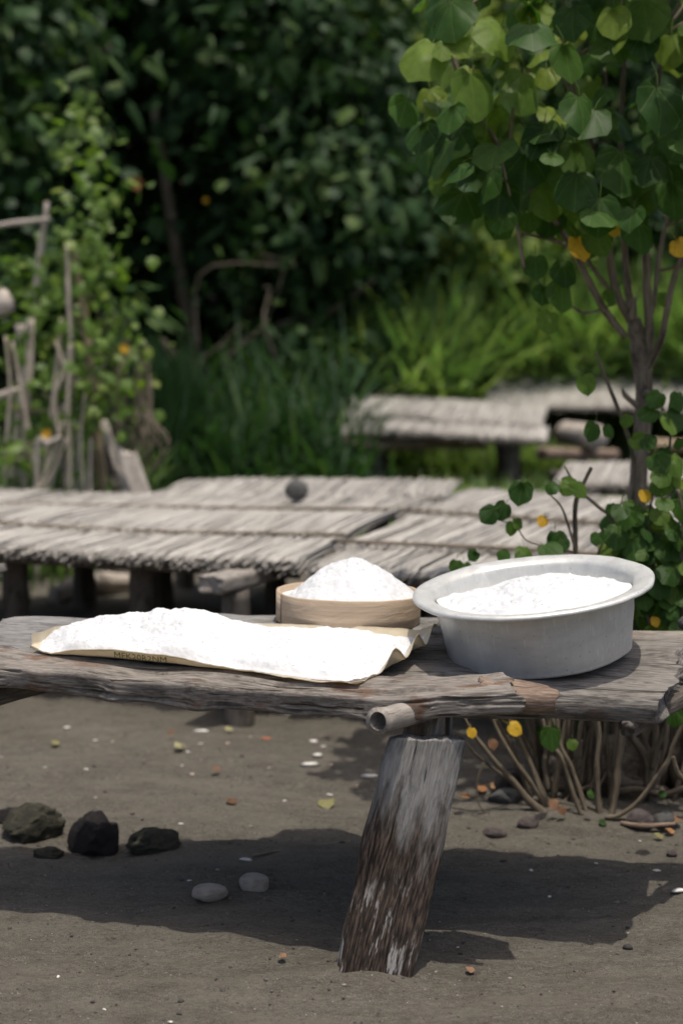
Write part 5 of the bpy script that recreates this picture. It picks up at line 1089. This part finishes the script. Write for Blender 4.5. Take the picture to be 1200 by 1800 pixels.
rest_px = [(60, 1305, 'p'), (168, 1308, 'w'), (198, 1307, 'p'), (212, 1318, 'g'), (330, 1323, 'w'), (353, 1312, 'w'), (320, 1343, 'w'), (338, 1362, 'p'), (152, 1359, 'w'), (80, 1351, 'w'), (3, 1327, 'w'), (400, 1311, 'p'), (440, 1294, 'p'), (398, 1327, 'g'), (568, 1314, 'w'), (582, 1350, 'p'), (627, 1379, 'p'), (579, 1389, 'w'), (318, 1448, 'w'), (500, 1406, 'w'), (290, 1448, 'd'), (185, 1390, 'd'), (252, 1340, 'd'), (477, 1368, 'd'), (425, 1335, 'd'), (933, 1533, 'w'), (1047, 1522, 'w'), (1153, 1529, 'w'), (1083, 1585, 'g'), (965, 1577, 'w'), (1124, 1473, 'w'), (300, 1798, 'w'), (1185, 1525, 'g'), (860, 1462, 'w'), (103, 1726, 'w'), (184, 1780, 'w'), (333, 1553, 'w'), (884, 1518, 'd'), (380, 1726, 'd'), (205, 1770, 'd')]
def zone(px, py): return 'before the table shadow' if py > 1640 else 'inside the table shadow' if (1540 < py and px < 600) else 'right of the leg' if px > 700 else 'on the far lit sand' if py < 1335 else 'on sand near the dark stones'
ORD = ['first', 'second', 'third', 'fourth', 'fifth', 'sixth', 'seventh', 'eighth', 'ninth', 'tenth', 'eleventh', 'twelfth']
WORD = {'w': 'tiny white shell bit', 'p': 'tiny pinkish shell bit', 'g': 'small grey flat pebble', 'd': 'small dark stone chip'}
for i, (px, py, k) in enumerate(rest_px):
    z_ = zone(px, py); same = sorted(q[0] for q in rest_px if q[2] == k and zone(q[0], q[1]) == z_)
    lab = WORD[k] + ' ' + z_ + ('' if len(same) == 1 else ', ' + ORD[same.index(px)] + ' from the left')
    shard('pebble_bit' if k in 'gd' else 'shell_bit', lab, px, py, (0.006 + 0.008 * ((i * 37) % 10) / 10) * (0.55 if py > 1640 else 0.85), {'w': M_shell, 'p': M_shellp, 'g': M_grey_stone, 'd': M_lava}[k], i * 0.7, .6, 'pebble' if k in 'gd' else 'shell', 'tiny bits strewn on the sand')
shard('terracotta_bit', 'small orange terracotta bit on the lit sand', 468, 1301, 0.020, M_brick, 0, .5, 'fragment', None)
def fallen(label, px, py, s, meshes, v, rz, up=0.25, pitch=0.0):
    p = G(px, py); p[2] = sand_z(p[0], p[1]) + 0.012 + 0.02 * up
    n = norm(np.array([0.3 * math.sin(rz * 3), -0.25 - pitch, 1.0])); o = inst('fallen_leaf', meshes[v], leafM(p, n, (math.cos(rz), math.sin(rz), 0), s))
    return tag(o, label, 'leaf', 'fallen leaves on the sand')
fallen('curled green leaf with dark stalk on the sand', 586, 1412, 0.05, LF, 4, math.pi, 0.3)
fallen('pale green leaf fallen beside a reddish one', 322, 1322, 0.035, LF, 1, 2.6, 0.4)
fallen('reddish leaf fallen behind the pale green one', 304, 1306, 0.03, LBR, 4, 2.0, 0.6)
fallen('yellowish leaf scrap at the left on lit sand', 92, 1318, 0.028, LF, 0, 0.3)
fallen('pale leaf scrap near the support post foot', 396, 1286, 0.03, LF, 2, 0.1)
fallen('dark red crumpled leaf on the lit sand', 376, 1366, 0.028, LBR, 4, 1.0, 0.5)
fallen('brown leaf strip near the middle of the sand', 400, 1421, 0.03, LBR, 1, 0.2, 0.1)
fallen('orange leaf beside the grey stone at the bush', 838, 1395, 0.034, LO, 4, 0.1, 0.5)
fallen('second orange leaf touching the grey stone', 862, 1392, 0.034, LO, 1, 0.0, 0.5)
fallen('faded leaf in front of the orange leaves', 825, 1408, 0.03, LO, 0, 3.0, 0.2)
fallen('orange leaf by the stick at the right', 1172, 1463, 0.026, LO, 4, 0.4, 0.4)
fallen('yellow green leaf by the stick at the right', 1152, 1474, 0.028, LF, 4, 0.6, 0.2)
fallen('brown leaf at the right edge behind the stick', 1192, 1452, 0.045, LBR, 4, 2.2, 0.7)
fallen('brown leaf scrap low in front of the table shadow', 494, 1696, 0.018, LBR, 4, 1.2, 0.2)
fallen('brown leaf scrap right of the leg foot', 820, 1708, 0.02, LBR, 4, 0.2, 0.1)
# countless grains of gravel
N_G = 4200
gxs = rng.uniform(-1.5, 1.5, N_G); gys = 2.4 + 4.2 * rng.random(N_G) ** 1.3
v, f = ICO[1]; s = rng.gamma(2.0, 0.0008, N_G) + 0.0009
zs = np.array([sand_z(a, b) for a, b in zip(gxs, gys)])
V = np.stack([gxs, gys, zs], -1)[:, None] + v[None] * (1 + 0.35 * rng.uniform(-1, 1, (N_G, len(v), 1))) * s[:, None, None] * np.array([1.2, 1, 0.6])
F = f[None] + (np.arange(N_G) * len(v))[:, None, None]
g = Geo(); g.add(V.reshape(-1, 3), [F.reshape(-1, 3)], None, np.repeat(rng.beta(1.5, 2.6, N_G), len(v)))
tag(build('gravel', g, M_gravel, base=(0, 4, 0)), 'fine gravel and shell grit scattered over the sand', 'gravel', kind='stuff')
